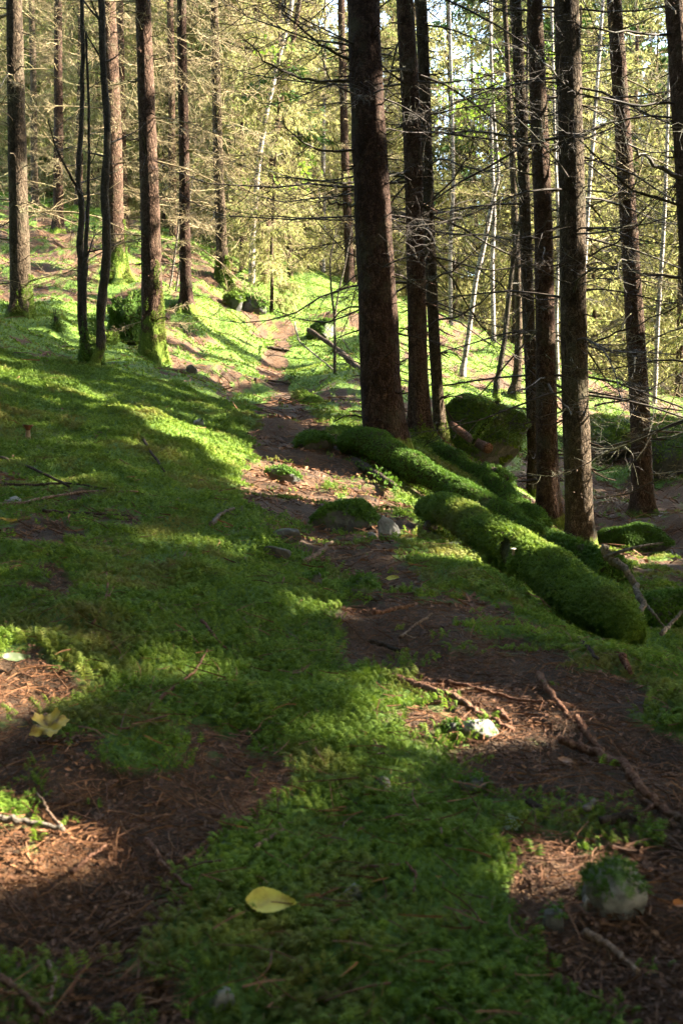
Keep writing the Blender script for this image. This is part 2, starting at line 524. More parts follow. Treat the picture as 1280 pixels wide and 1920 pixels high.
def math_(nt, op, a, b=None):
    m = nt.nodes.new('ShaderNodeMath')
    m.operation = op
    for s_, v in ((m.inputs[0], a), (m.inputs[1], b)):
        if v is None:
            continue
        if isinstance(v, (int, float)):
            s_.default_value = v
        else:
            nt.links.new(v, s_)
    return m.outputs[0]

def bump(nt, h, b, strength, dist):
    n = nt.nodes.new('ShaderNodeBump')
    n.inputs['Strength'].default_value = strength
    n.inputs['Distance'].default_value = dist
    nt.links.new(h, n.inputs['Height'])
    nt.links.new(n.outputs[0], b.inputs['Normal'])

def leafy(name, stops, trans, place_scale=1.3, tint=None, tint_amount=0.6, rough=0.7):
    """thin green parts: colour differs from piece to piece and from spot to spot, some light comes through"""
    m, nt, b = material(name, rough)
    geo = N(nt, 'ShaderNodeNewGeometry')
    pos = geo.outputs['Position']
    big = tex_noise(nt, pos, place_scale, 3)
    cl = tex_noise(nt, pos, place_scale * 9.0, 3)
    v = math_(nt, 'ADD', math_(nt, 'MULTIPLY', geo.outputs['Random Per Island'], 0.42), math_(nt, 'ADD', math_(nt, 'MULTIPLY', big, 0.6), math_(nt, 'MULTIPLY', cl, 0.5)))
    v = math_(nt, 'SUBTRACT', v, 0.28)
    col = ramp(nt, stops, v)
    if tint:
        t2 = tex_noise(nt, pos, place_scale * 2.3, 4)
        col = mixc(nt, math_(nt, 'MULTIPLY', maprange(nt, t2, 0.52, 0.66), tint_amount), col, tint)
    nt.links.new(col, b.inputs['Base Color'])
    b.inputs['Specular IOR Level'].default_value = 0.15
    tr = N(nt, 'ShaderNodeBsdfTranslucent')
    nt.links.new(col, tr.inputs[0])
    mx = N(nt, 'ShaderNodeMixShader')
    mx.inputs[0].default_value = trans
    nt.links.new(b.outputs[0], mx.inputs[1])
    nt.links.new(tr.outputs[0], mx.inputs[2])
    nt.links.new(mx.outputs[0], nt.nodes['Material Output'].inputs[0])
    return m

MOSS = leafy('moss', [(0.0, (0.03, 0.06, 0.006)), (0.4, (0.077, 0.13, 0.012)), (0.75, (0.145, 0.205, 0.02)), (1.0, (0.26, 0.28, 0.045))], 0.4, 1.1,
             (0.14, 0.115, 0.028), 0.75)
MOSS_DEEP = leafy('moss_deep', [(0.0, (0.022, 0.045, 0.005)), (0.5, (0.05, 0.105, 0.009)), (1.0, (0.12, 0.19, 0.018))], 0.35, 2.0)
FUZZ = leafy('lichen_sprays', [(0.0, (0.085, 0.084, 0.022)), (0.5, (0.21, 0.205, 0.068)), (1.0, (0.43, 0.42, 0.17))], 0.52, 0.45, (0.09, 0.14, 0.025), 0.7)
SPRUCE = leafy('spruce_needles', [(0.0, (0.025, 0.05, 0.012)), (0.6, (0.05, 0.095, 0.02)), (1.0, (0.10, 0.15, 0.035))], 0.25, 0.4)
BIRCHLEAF = leafy('birch_leaves', [(0.0, (0.08, 0.13, 0.015)), (0.6, (0.14, 0.21, 0.022)), (1.0, (0.24, 0.29, 0.04))], 0.5, 0.5)
NEEDLE = leafy('fallen_needles', [(0.0, (0.022, 0.011, 0.006)), (0.45, (0.085, 0.037, 0.016)), (0.8, (0.19, 0.09, 0.038)), (1.0, (0.36, 0.22, 0.11))], 0.05, 1.7)
TWIG = leafy('dead_twigs', [(0.0, (0.055, 0.04, 0.022)), (0.5, (0.16, 0.12, 0.06)), (1.0, (0.32, 0.25, 0.135))], 0.0, 0.7, (0.13, 0.15, 0.05), 0.5)  # lightened to gold so that the twigs look sunlit
TWIG_DARK = leafy('dark_twigs', [(0.0, (0.012, 0.009, 0.007)), (0.5, (0.034, 0.025, 0.017)), (1.0, (0.085, 0.065, 0.04))], 0.0, 0.7, (0.10, 0.11, 0.05), 0.4)  # darker twig copy; on the right-hand limbs the silhouette shade is in the colour

def bark_material(name, dark, mid, light, moss_h=0.0, moss_all=0.0, vs=26.0, mt=1.0):
    m, nt, b = material(name, 0.95)
    b.inputs['Specular IOR Level'].default_value = 0.06
    tc = N(nt, 'ShaderNodeTexCoord')
    oi = N(nt, 'ShaderNodeObjectInfo')
    mp = N(nt, 'ShaderNodeMapping')
    nt.links.new(tc.outputs['Object'], mp.inputs[0])
    add = N(nt, 'ShaderNodeVectorMath'); add.operation = 'ADD'
    nt.links.new(mp.outputs[0], add.inputs[0])
    cmb = N(nt, 'ShaderNodeCombineXYZ')
    nt.links.new(math_(nt, 'MULTIPLY', oi.outputs['Random'], 37.0), cmb.inputs[0])
    nt.links.new(cmb.outputs[0], add.inputs[1])
    vec = add.outputs[0]
    sc = N(nt, 'ShaderNodeMapping')
    sc.inputs['Scale'].default_value = (1, 1, 0.55)
    nt.links.new(vec, sc.inputs[0])
    vo = N(nt, 'ShaderNodeTexVoronoi'); vo.feature = 'F1'
    vo.inputs['Scale'].default_value = vs * 1.6
    wob = N(nt, 'ShaderNodeVectorMath'); wob.operation = 'ADD'
    nz = N(nt, 'ShaderNodeTexNoise'); nz.inputs['Scale'].default_value = vs * 0.7
    nt.links.new(sc.outputs[0], nz.inputs['Vector'])
    vm = N(nt, 'ShaderNodeVectorMath'); vm.operation = 'SCALE'; vm.inputs['Scale'].default_value = 0.05
    nt.links.new(nz.outputs['Color'], vm.inputs[0])
    nt.links.new(sc.outputs[0], wob.inputs[0]); nt.links.new(vm.outputs[0], wob.inputs[1])
    nt.links.new(wob.outputs[0], vo.inputs['Vector'])
    fine = tex_noise(nt, vec, vs * 3.5, 5, 0.7)
    large = tex_noise(nt, vec, 5.0, 5, 0.65)
    h = math_(nt, 'ADD', math_(nt, 'MULTIPLY', vo.outputs['Distance'], -1.0), math_(nt, 'MULTIPLY', fine, 0.7))
    v = math_(nt, 'ADD', math_(nt, 'MULTIPLY', vo.outputs['Color'], 0.22), math_(nt, 'MULTIPLY', fine, 0.88))
    col = ramp(nt, [(0.25, dark), (0.55, mid), (0.85, light)], v)
    col = mixc(nt, maprange(nt, large, 0.53, 0.68, 0, 0.5), col, (0.05, 0.048, 0.028))
    col = mixc(nt, maprange(nt, large, 0.45, 0.30, 0, 0.6), col, dark)
    if moss_h > 0 or moss_all > 0:
        sx = N(nt, 'ShaderNodeSeparateXYZ')
        nt.links.new(tc.outputs['Object'], sx.inputs[0])
        mn = tex_noise(nt, vec, 9.0, 5, 0.7)
        f = math_(nt, 'ADD', math_(nt, 'MULTIPLY', maprange(nt, sx.outputs[2], moss_h, 0.0), 0.8) if moss_h else moss_all, math_(nt, 'MULTIPLY', math_(nt, 'SUBTRACT', mn, 0.5), 1.8))
        mc = ramp(nt, [(0.2, (0.03 * mt, 0.055 * mt, 0.007 * mt)), (0.8, (0.12 * mt, 0.16 * mt, 0.022 * mt))], fine)
        col = mixc(nt, maprange(nt, f, 0.3, 0.55, 0, 0.92), col, mc)
    nt.links.new(col, b.inputs['Base Color'])
    bump(nt, h, b, 0.9, 0.012)
    return m

BARK = bark_material('spruce_bark', (0.006, 0.004, 0.003), (0.024, 0.0135, 0.009), (0.095, 0.058, 0.04), 0.10)
BARK_MOSSY = bark_material('mossy_reddish_bark', (0.007, 0.0045, 0.003), (0.038, 0.022, 0.014), (0.15, 0.095, 0.064), 0.75)
BARK_RED = bark_material('reddish_bark', (0.007, 0.0045, 0.003), (0.038, 0.022, 0.014), (0.15, 0.095, 0.064), 0.10)
BARK_GREY = bark_material('grey_bark', (0.007, 0.005, 0.0035), (0.033, 0.023, 0.014), (0.15, 0.11, 0.072), 0.12)
BARK_BLACK = bark_material('dark_bark', (0.012, 0.010, 0.008), (0.035, 0.028, 0.02), (0.085, 0.07, 0.05), 0.3)
WOOD = bark_material('dead_wood', (0.05, 0.03, 0.02), (0.16, 0.10, 0.065), (0.33, 0.24, 0.17), vs=40)
WOOD_RED = bark_material('root_wood', (0.04, 0.02, 0.013), (0.12, 0.058, 0.035), (0.24, 0.14, 0.09), vs=40)
WOOD_GREY = bark_material('grey_wood', (0.04, 0.032, 0.025), (0.10, 0.082, 0.062), (0.19, 0.165, 0.13), vs=40)
WOOD_BLACK = bark_material('rotten_wood', (0.012, 0.009, 0.007), (0.04, 0.028, 0.02), (0.10, 0.075, 0.055), vs=40)
LOGBARK = bark_material('log_bark', (0.012, 0.012, 0.006), (0.035, 0.035, 0.012), (0.075, 0.07, 0.025), 0, 0.4, mt=0.4)

def birch_material():
    m, nt, b = material('birch_bark', 0.7)
    tc = N(nt, 'ShaderNodeTexCoord')
    mp = N(nt, 'ShaderNodeMapping'); mp.inputs['Scale'].default_value = (4, 4, 26)
    nt.links.new(tc.outputs['Object'], mp.inputs[0])
    a = tex_noise(nt, mp.outputs[0], 1.6, 4)
    c = tex_noise(nt, tc.outputs['Object'], 2.5, 4)
    col = ramp(nt, [(0.38, (0.05, 0.04, 0.03)), (0.5, (0.16, 0.135, 0.11)), (0.8, (0.30, 0.275, 0.24))], a)
    col = mixc(nt, maprange(nt, c, 0.55, 0.7, 0, 0.8), col, (0.12, 0.10, 0.07))
    nt.links.new(col, b.inputs['Base Color'])
    return m
BIRCH = birch_material()

def rock_material(name, moss, pale, k=1.0):
    m, nt, b = material(name, 0.88)
    tc = N(nt, 'ShaderNodeTexCoord')
    geo = N(nt, 'ShaderNodeNewGeometry')
    p = geo.outputs['Position']
    a = tex_noise(nt, p, 14.0 * k, 8, 0.7)
    c = tex_noise(nt, p, 70.0 * k, 5, 0.7)
    d = tex_noise(nt, p, 9.0 * k, 5, 0.7)
    g = (0.19, 0.175, 0.15) if pale else (0.085, 0.08, 0.07)
    col = ramp(nt, [(0.3, tuple(v * 0.3 for v in g)), (0.5, tuple(v * 0.75 for v in g)), (0.75, g)], a)
    col = mixc(nt, maprange(nt, c, 0.55, 0.7, 0, 0.5), col, (0.09, 0.085, 0.08))
    lich = mixc(nt, maprange(nt, tex_noise(nt, p, 30.0 * k, 5, 0.7), 0.56, 0.64, 0, 0.5), col, (0.13, 0.14, 0.11))
    sx = N(nt, 'ShaderNodeSeparateXYZ')
    nt.links.new(geo.outputs['Normal'], sx.inputs[0])
    f = math_(nt, 'ADD', math_(nt, 'MULTIPLY', sx.outputs[2], 0.35), math_(nt, 'MULTIPLY', math_(nt, 'SUBTRACT', d, 0.5), 2.2))
    mc = ramp(nt, [(0.3, (0.02, 0.04, 0.006)), (0.7, (0.08, 0.13, 0.02))], c)
    col = mixc(nt, maprange(nt, f, 0.55 - moss * 0.75, 0.75 - moss * 0.75, 0, 0.95), lich, mc)
    nt.links.new(col, b.inputs['Base Color'])
    bump(nt, math_(nt, 'ADD', a, math_(nt, 'MULTIPLY', c, 0.4)), b, 0.7, 0.02 / k)
    return m
ROCK_NEAR = rock_material('near_mossy_stone', 0.5, True, 4.0)
ROCK = rock_material('stone', 0.45, False)
ROCK_PALE = rock_material('pale_stone', 0.2, True)
ROCK_MOSSY = rock_material('mossy_stone', 0.75, False)

def ground_material():
    m, nt, b = material('forest_floor', 0.95)
    geo = N(nt, 'ShaderNodeNewGeometry')
    p = geo.outputs['Position']
    at = N(nt, 'ShaderNodeAttribute'); at.attribute_name = 'litter'
    n1 = tex_noise(nt, p, 3.0, 5, 0.65)
    n2 = tex_noise(nt, p, 38.0, 6, 0.7)
    n3 = tex_noise(nt, p, 160.0, 4, 0.7)
    moss = ramp(nt, [(0.3, (0.02, 0.038, 0.005)), (0.5, (0.06, 0.11, 0.011)), (0.72, (0.14, 0.20, 0.022))], n2)
    moss = mixc(nt, maprange(nt, n1, 0.55, 0.72, 0, 0.55), moss, (0.10, 0.085, 0.022))
    soil = ramp(nt, [(0.3, (0.018, 0.010, 0.005)), (0.5, (0.058, 0.029, 0.012)), (0.66, (0.14, 0.07, 0.028)), (0.8, (0.27, 0.15, 0.07))],
                math_(nt, 'ADD', math_(nt, 'MULTIPLY', n2, 0.5), math_(nt, 'MULTIPLY', n3, 0.5)))
    soil = mixc(nt, maprange(nt, n1, 0.45, 0.62, 0, 0.6), soil, (0.035, 0.024, 0.014))
    f = math_(nt, 'ADD', at.outputs['Fac'], math_(nt, 'MULTIPLY', math_(nt, 'SUBTRACT', n2, 0.5), 0.9))
    col = mixc(nt, maprange(nt, f, 0.3, 0.62), moss, soil)
    nt.links.new(col, b.inputs['Base Color'])
    bump(nt, math_(nt, 'ADD', n2, math_(nt, 'MULTIPLY', n3, 0.5)), b, 0.8, 0.025)
    return m
GROUND = ground_material()

def plain(name, stops, scale=30.0, rough=0.6, trans=0.0):
    m, nt, b = material(name, rough)
    tc = N(nt, 'ShaderNodeTexCoord')
    a = tex_noise(nt, tc.outputs['Object'], scale, 5)
    col = ramp(nt, stops, a)
    nt.links.new(col, b.inputs['Base Color'])
    if trans:
        tr = N(nt, 'ShaderNodeBsdfTranslucent')
        nt.links.new(col, tr.inputs[0])
        mx = N(nt, 'ShaderNodeMixShader'); mx.inputs[0].default_value = trans
        nt.links.new(b.outputs[0], mx.inputs[1]); nt.links.new(tr.outputs[0], mx.inputs[2])
        nt.links.new(mx.outputs[0], nt.nodes['Material Output'].inputs[0])
    return m
LEAF_YG = plain('yellow_green_leaf', [(0.35, (0.2, 0.15, 0.025)), (0.5, (0.36, 0.33, 0.05)), (0.7, (0.42, 0.39, 0.075))], 25, 0.5, 0.3)
LEAF_Y = plain('yellow_leaf', [(0.38, (0.12, 0.065, 0.015)), (0.52, (0.34, 0.24, 0.035)), (0.7, (0.42, 0.33, 0.055))], 40, 0.5, 0.3)
LEAF_G = plain('pale_green_leaf', [(0.3, (0.05, 0.065, 0.025)), (0.7, (0.09, 0.11, 0.05))], 30, 0.5, 0.3)
LEAF_O = plain('orange_leaf', [(0.3, (0.2, 0.06, 0.012)), (0.7, (0.34, 0.13, 0.025))], 30, 0.5, 0.3)
CAP_BROWN = plain('brown_cap', [(0.3, (0.05, 0.018, 0.008)), (0.7, (0.12, 0.045, 0.018))], 40, 0.5)
STEM_PALE = plain('pale_stem', [(0.3, (0.14, 0.09, 0.05)), (0.7, (0.26, 0.18, 0.11))], 60, 0.7)
CAP_PALE = plain('pale_cap', [(0.3, (0.2, 0.17, 0.13)), (0.7, (0.32, 0.28, 0.22))], 60, 0.6)
LICHEN = leafy('lichen', [(0.0, (0.2, 0.27, 0.21)), (1.0, (0.45, 0.54, 0.45))], 0.1, 3.0)

# ------------------------------------------------------------------ the ground
def build_ground():
    a = [-14.0]
    while a[-1] < 150:
        a.append(a[-1] + (0.35 if a[-1] < -1.5 else 0.05 if a[-1] < 0.8 else max(0.016, 0.0085 * (a[-1] + 0.6))))
    Ys = np.array(a)
    t = np.linspace(-1, 1, 620)
    s = np.sign(t) * (0.30 * np.abs(t) + 1.1 * np.abs(t) ** 4)
    off = np.where(Ys < 2, 2.6, 0) + np.where(Ys >= 2, 2.6, 0)
    Yg, sg = np.meshgrid(Ys, s, indexing='ij')
    Xg = sg * (np.maximum(Yg, -1.0) + 2.6) * 1.6
    Zg = H(Xg, Yg)
    L = litter_mask(Xg, Yg, Zg)
    Zg = Zg - 0.02 * L * (Yg > 0.8)
    V = np.stack([Xg, Yg, Zg], -1).reshape(-1, 3)
    ny, nx = Yg.shape
    idx = np.arange(ny * nx).reshape(ny, nx)
    Q = np.stack([idx[:-1, :-1], idx[:-1, 1:], idx[1:, 1:], idx[1:, :-1]], -1).reshape(-1, 4)
    me = mesh('ground', V, Q, None, [GROUND])
    at = me.attributes.new('litter', 'FLOAT', 'POINT')
    at.data.foreach_set('value', L.ravel().astype(np.float32))
    tag(link('ground', me), 'mossy forest slope with a bare needle covered footpath', 'ground', None, 'structure')
build_ground()

# ------------------------------------------------------------------ moss fronds
def _frond(pairs, tip=0.25):
    V, T = [], []
    arch = lambda t: 0.42 * math.sin(t * 2.4)
    for k in range(pairs):
        t0 = 0.06 + 0.74 * k / pairs
        t1 = t0 + 0.74 / pairs * 0.8
        ln = 0.42 * (1 - 0.55 * t0)
        for sgn in (-1, 1):
            i = len(V)
            V += [(t0, 0, arch(t0)), (t1, 0, arch(t1)), (t0 + 0.22, sgn * ln, arch(t0) - 0.10)]
            T.append((i, i + 1, i + 2))
    i = len(V)
    V += [(0.78, -0.05, arch(0.78)), (0.78, 0.05, arch(0.78)), (1.05, 0, arch(1.0) - 0.03)]
    T.append((i, i + 1, i + 2))
    i = len(V)
    V += [(0, -0.03, 0), (0, 0.03, 0), (0.8, 0, arch(0.8))]
    T.append((i, i + 1, i + 2))
    return np.array(V), np.array(T)
FROND = [_frond(5), _frond(3), _frond(1)]

def fronds(P, Nn, size, lod, pitch=(0.15, 1.1), r=rng, follow=None):
    k = len(P)
    if k == 0:
        return np.zeros((0, 3)), np.zeros((0, 3), int)
    V0, T0 = FROND[lod]
    rnd = r.normal(size=(k, 3))
    if follow is not None:
        rnd = rnd * 0.6 + follow
    t = rnd - (rnd * Nn).sum(1, keepdims=True) * Nn
    t /= np.linalg.norm(t, axis=1, keepdims=True) + 1e-9
    p = r.uniform(pitch[0], pitch[1], k)[:, None]
    f = np.cos(p) * t + np.sin(p) * Nn
    s_ = np.cross(Nn, t)
    roll = r.normal(0, 0.35, k)[:, None]
    u = np.cross(f, s_)
    s2 = s_ * np.cos(roll) + u * np.sin(roll)
    u2 = np.cross(f, s2)
    sz = size[:, None, None]
    V = P[:, None, :] + sz * (V0[None, :, 0:1] * f[:, None] + V0[None, :, 1:2] * s2[:, None] + V0[None, :, 2:3] * u2[:, None])
    T = T0[None] + (np.arange(k) * len(V0))[:, None, None]
    return V.reshape(-1, 3), T.reshape(-1, 3)

def ground_normals(X, Y):
    e = 0.06
    z = H(X, Y)
    nx = -(H(X + e, Y) - z) / e
    ny = -(H(X, Y + e) - z) / e
    n = np.stack([nx, ny, np.ones_like(nx)], 1)
    return z, n / np.linalg.norm(n, axis=1, keepdims=True)

def scatter(n, y0, y1, size_of, lat=0.40):
    Yc = np.linspace(y0, y1, 2000)
    d = (2 * (lat * Yc + 0.35)) / size_of(Yc) ** 2
    c = np.cumsum(d); c /= c[-1]
    Y = np.interp(rng.random(n), c, Yc)
    X = rng.uniform(-1, 1, n) * (lat * Y + 0.35)
    return X, Y

def build_moss():
    sp = Soup()
    size_of = lambda Y: 0.0175 * np.clip(Y / 2.0, 0.8, 6.0) ** 0.2
    for (n, y0, y1, lod) in ((95000, 0.95, 3.4, 0), (260000, 3.4, 9.5, 1), (330000, 9.5, 27, 2)):
        X, Y = scatter(n, y0, y1, size_of)
        z, nn = ground_normals(X, Y)
        L = litter_mask(X, Y, z)
        clump = fbm(X * 7, Y * 7, 0, 44, 2)
        keep = rng.random(n) > smooth(0.12, 0.78, L + 0.25 * clump)
        X, Y, z, nn, clump = X[keep], Y[keep], z[keep], nn[keep], clump[keep]
        sz = size_of(Y) * rng.uniform(0.5, 1.5, len(X)) * (1 + 0.35 * clump)
        P = np.stack([X, Y, z + sz * (0.05 + 0.5 * np.maximum(clump, 0) * rng.random(len(X)))], 1)
        V, T = fronds(P, nn, sz, lod, (0.02, 0.75))
        sp.add(V, None, T)
    tag(link('moss', sp.mesh('moss', [MOSS], False)), 'feathery green moss carpet over the slope', 'moss', None, 'stuff')
build_moss()

def curvy(P0, D, L, n, bend, r=rng):
    """polylines from P0 along D, gently bent"""
    k = len(P0)
    t = np.linspace(0, 1, n)
    B = r.normal(size=(k, 3))
    B -= (B * D).sum(1, keepdims=True) * D
    return P0[:, None] + D[:, None] * (L[:, None] * t)[:, :, None] + B[:, None] * (L[:, None] * (bend * 4 * t * (1 - t)))[:, :, None]

def build_litter():
    sp = Soup()
    # needles, bits of bark and short twigs
    for (n, y0, y1, ls, rad, npt, bias) in (
            (90000, 0.95, 3.2, (0.007, 0.022), 0.0005, 3, 0.03), (15000, 0.95, 4.5, (0.02, 0.085), 0.00105, 4, 0.12),
            (9000, 3.2, 9.0, (0.03, 0.09), 0.0022, 3, 0.03), (16000, 9.0, 32, (0.06, 0.30), 0.004, 3, 0.05)):
        X, Y = scatter(n, y0, y1, lambda Y: np.maximum(Y, 1.0) ** 0.8)
        z, nn = ground_normals(X, Y)
        L = litter_mask(X, Y, z)
        keep = rng.random(n) < np.maximum(smooth(0.2, 0.7, L), bias)
        X, Y, z, nn, L = X[keep], Y[keep], z[keep], nn[keep], L[keep]
        k = len(X)
        D = rng.normal(size=(k, 3))
        D -= (D * nn).sum(1, keepdims=True) * nn
        D /= np.linalg.norm(D, axis=1, keepdims=True)
        D += nn * rng.normal(0.12, 0.2, k)[:, None]
        Ln = rng.uniform(ls[0], ls[1], k) * rng.uniform(0.6, 1.3, k)
        R = rad * rng.uniform(0.6, 1.6, k)
        P = np.stack([X, Y, z - 0.012 * (L > 0.5) + rng.uniform(0.001, 0.016, k) + 0.012 * (L < 0.3)], 1)
        C = curvy(P - D * Ln[:, None] * 0.5, D, Ln, npt, 0.055)
        V, Q = tubes(C, R[:, None] * np.linspace(1.1, 0.6, npt)[None], 3)
        sp.add(V, Q)
    # flakes: bark scales and rotten leaf scraps
    n = 26000
    X, Y = scatter(n, 0.95, 9.0, lambda Y: np.maximum(Y, 1.0) ** 0.8)
    z, nn = ground_normals(X, Y)
    L = litter_mask(X, Y, z)
    keep = rng.random(n) < np.maximum(smooth(0.2, 0.7, L), 0.015)
    X, Y, z, nn = X[keep], Y[keep], z[keep], nn[keep]
    k = len(X)
    t = rng.normal(size=(k, 3)); t -= (t * nn).sum(1, keepdims=True) * nn
    t /= np.linalg.norm(t, axis=1, keepdims=True)
    t += nn * rng.normal(0, 0.3, k)[:, None]
    b = np.cross(nn, t)
    sz = (rng.uniform(0.003, 0.008, k) * np.maximum(Y / 2.5, 0.8))[:, None]
    P = np.stack([X, Y, z + 0.002], 1)
    V = np.stack([P - t * sz, P + b * sz * 0.6 + nn * sz * 0.3, P + t * sz * 1.2, P - b * sz * 0.6], 1)
    sp.add(V.reshape(-1, 3), np.arange(k * 4).reshape(-1, 4))
    tag(link('needle_litter', sp.mesh('needle_litter', [NEEDLE], False)), 'reddish brown needles and broken twigs strewn on the path', 'litter', None, 'stuff')
build_litter()

# ------------------------------------------------------------------ spruce limbs and crowns
def limb_geo(L, r0, phi, e0, sag, tip_up, n_lat, sub, r, minr=0.0012, lat_len=0.34, hang=0.0):
    """a dead spruce limb leaving the stem at the origin: main axis, side twigs, twiglets"""
    n = 9
    t = np.linspace(0, 1, n)
    el_ = e0 - sag * np.sin(t * math.pi * 0.9) + tip_up * t ** 2
    el_ = el_ + np.cumsum(r.normal(0, 0.09, n))
    ph = phi + np.cumsum(r.normal(0, 0.10, n))
    st = np.stack([np.cos(ph) * np.cos(el_), np.sin(ph) * np.cos(el_), np.sin(el_)], 1) * (L / (n - 1))
    P = np.vstack([np.zeros(3), np.cumsum(st[:-1], 0)])
    R = np.maximum(r0 * (1 - 0.85 * t), minr)
    out = [(P[None], R[None], 4)]
    if n_lat:
        ts = np.sort(r.uniform(0.15, 1.0, n_lat))
        i = np.minimum((ts * (n - 1)).astype(int), n - 2)
        f = ts * (n - 1) - i
        B = P[i] * (1 - f)[:, None] + P[i + 1] * f[:, None]
        T = P[i + 1] - P[i]; T /= np.linalg.norm(T, axis=1, keepdims=True)
        side = np.cross(T, (0, 0, 1.0)); side /= np.linalg.norm(side, axis=1, keepdims=True) + 1e-9
        sg = np.where(np.arange(n_lat) % 2 == 0, 1.0, -1.0)[:, None]
        ang = r.uniform(0.6, 1.15, n_lat)[:, None]
        D = T * np.cos(ang) + side * sg * np.sin(ang) + np.array([0, 0, 1]) * r.normal(-0.12 - hang, 0.28, n_lat)[:, None]
        D /= np.linalg.norm(D, axis=1, keepdims=True)
        Ls = L * lat_len * (1.05 - 0.65 * ts) * r.uniform(0.35, 1.2, n_lat)
        C = curvy(B, D, Ls, 5, 0.10, r)
        # the twigs curl upward or hang
        C[:, :, 2] += (np.linspace(0, 1, 5) ** 2)[None] * (Ls * r.normal(0.12 - hang, 0.18, n_lat))[:, None]
        rr = np.maximum(r0 * 0.30, minr)
        C = C + np.cumsum(r.normal(0, 0.02, C.shape) * Ls[:, None, None], 1) * (np.arange(5) > 0)[None, :, None]
        out.append((C, np.maximum(rr * np.linspace(1, 0.35, 5)[None] * np.ones((n_lat, 1)), minr * 0.8), 3))
        if sub:
            m = n_lat * sub
            j = np.repeat(np.arange(n_lat), sub)
            tt = r.uniform(0.2, 0.95, m) * 4
            i = np.minimum(tt.astype(int), 3); f = (tt - i)[:, None]
            B2 = C[j, i] * (1 - f) + C[j, i + 1] * f
            T2 = C[j, i + 1] - C[j, i]; T2 /= np.linalg.norm(T2, axis=1, keepdims=True) + 1e-9
            D2 = T2 * 0.75 + r.normal(0, 0.55, (m, 3)); D2[:, 2] -= hang * 0.8
            D2 /= np.linalg.norm(D2, axis=1, keepdims=True)
            L2 = Ls[j] * r.uniform(0.15, 0.5, m) + 0.02
            C2 = curvy(B2, D2, L2, 3, 0.1, r)
            out.append((C2, np.full((m, 3), max(minr * 0.85, 0.0007)), 3))
    return out

def add_limb(sp, g, origin, m=0):
    for C, R, s_ in g:
        V, Q = tubes(C, R, s_)
        sp.add(V + np.asarray(origin), Q, None, m)

def crown_leaves(z0, z1, Lmax, nb, r, lw=(0.2, 0.06), nl=30, per=4):
    """kites of needled twiglets of a living spruce crown, in the tree's own coordinates"""
    hs = z0 + (z1 - z0) * r.random(nb) ** 1.15
    fr = (hs - z0) / (z1 - z0)
    Lb = Lmax * np.clip(1 - fr, 0.05, 1) ** 0.75 * r.uniform(0.7, 1.15, nb)
    ph = r.uniform(0, 2 * math.pi, nb)
    e = -0.45 + 0.9 * fr + r.normal(0, 0.12, nb)
    Db = np.stack([np.cos(ph) * np.cos(e), np.sin(ph) * np.cos(e), np.sin(e)], 1)
    side = np.stack([-np.sin(ph), np.cos(ph), np.zeros(nb)], 1)
    j = np.repeat(np.arange(nb), nl)
    ts = r.uniform(0.12, 1.0, nb * nl)
    B = np.stack([np.zeros(nb), np.zeros(nb), hs], 1)[j] + Db[j] * (Lb[j] * ts)[:, None]
    B[:, 2] += Lb[j] * 0.18 * ts ** 2
    sg = np.where(r.random(nb * nl) < 0.5, 1.0, -1.0)[:, None]
    Dl = Db[j] * 0.6 + side[j] * sg * 0.8 + np.array([0, 0, -0.25])
    Dl /= np.linalg.norm(Dl, axis=1, keepdims=True)
    Ll = Lb[j] * 0.36 * (1.1 - 0.8 * ts) * r.uniform(0.6, 1.2, nb * nl) + 0.05
    q = np.repeat(np.arange(nb * nl), per)
    tt = np.tile(np.linspace(0.0, 0.85, per), nb * nl)
    P = B[q] + Dl[q] * (Ll[q] * tt)[:, None]
    P[:, 2] -= Ll[q] * 0.25 * tt ** 2
    D = Dl[q] + r.normal(0, 0.42, (len(q), 3))
    D /= np.linalg.norm(D, axis=1, keepdims=True)
    rn = r.normal(size=(len(q), 3))
    Wd = np.cross(D, rn); Wd /= np.linalg.norm(Wd, axis=1, keepdims=True) + 1e-9
    ln = lw[0] * r.uniform(0.6, 1.3, len(q))
    wd = lw[1] * r.uniform(0.6, 1.3, len(q))
    # woody axes of the boughs
    C = np.stack([np.zeros(nb), np.zeros(nb), hs], 1)[:, None] + Db[:, None] * (Lb[:, None] * np.linspace(0, 1, 4))[:, :, None]
    C[:, :, 2] += Lb[:, None] * 0.18 * np.linspace(0, 1, 4) ** 2
    R = np.linspace(0.014, 0.004, 4)[None] * np.ones((nb, 1))
    return P, D, Wd, ln, wd, C, R

def add_leaves(sp, P, D, Wd, ln, wd, m):
    V = np.stack([P, P + D * (ln * 0.35)[:, None] + Wd * (wd * 0.5)[:, None], P + D * ln[:, None], P + D * (ln * 0.35)[:, None] - Wd * (wd * 0.5)[:, None]], 1)
    sp.add(V.reshape(-1, 3), np.arange(len(P) * 4).reshape(-1, 4), None, m)

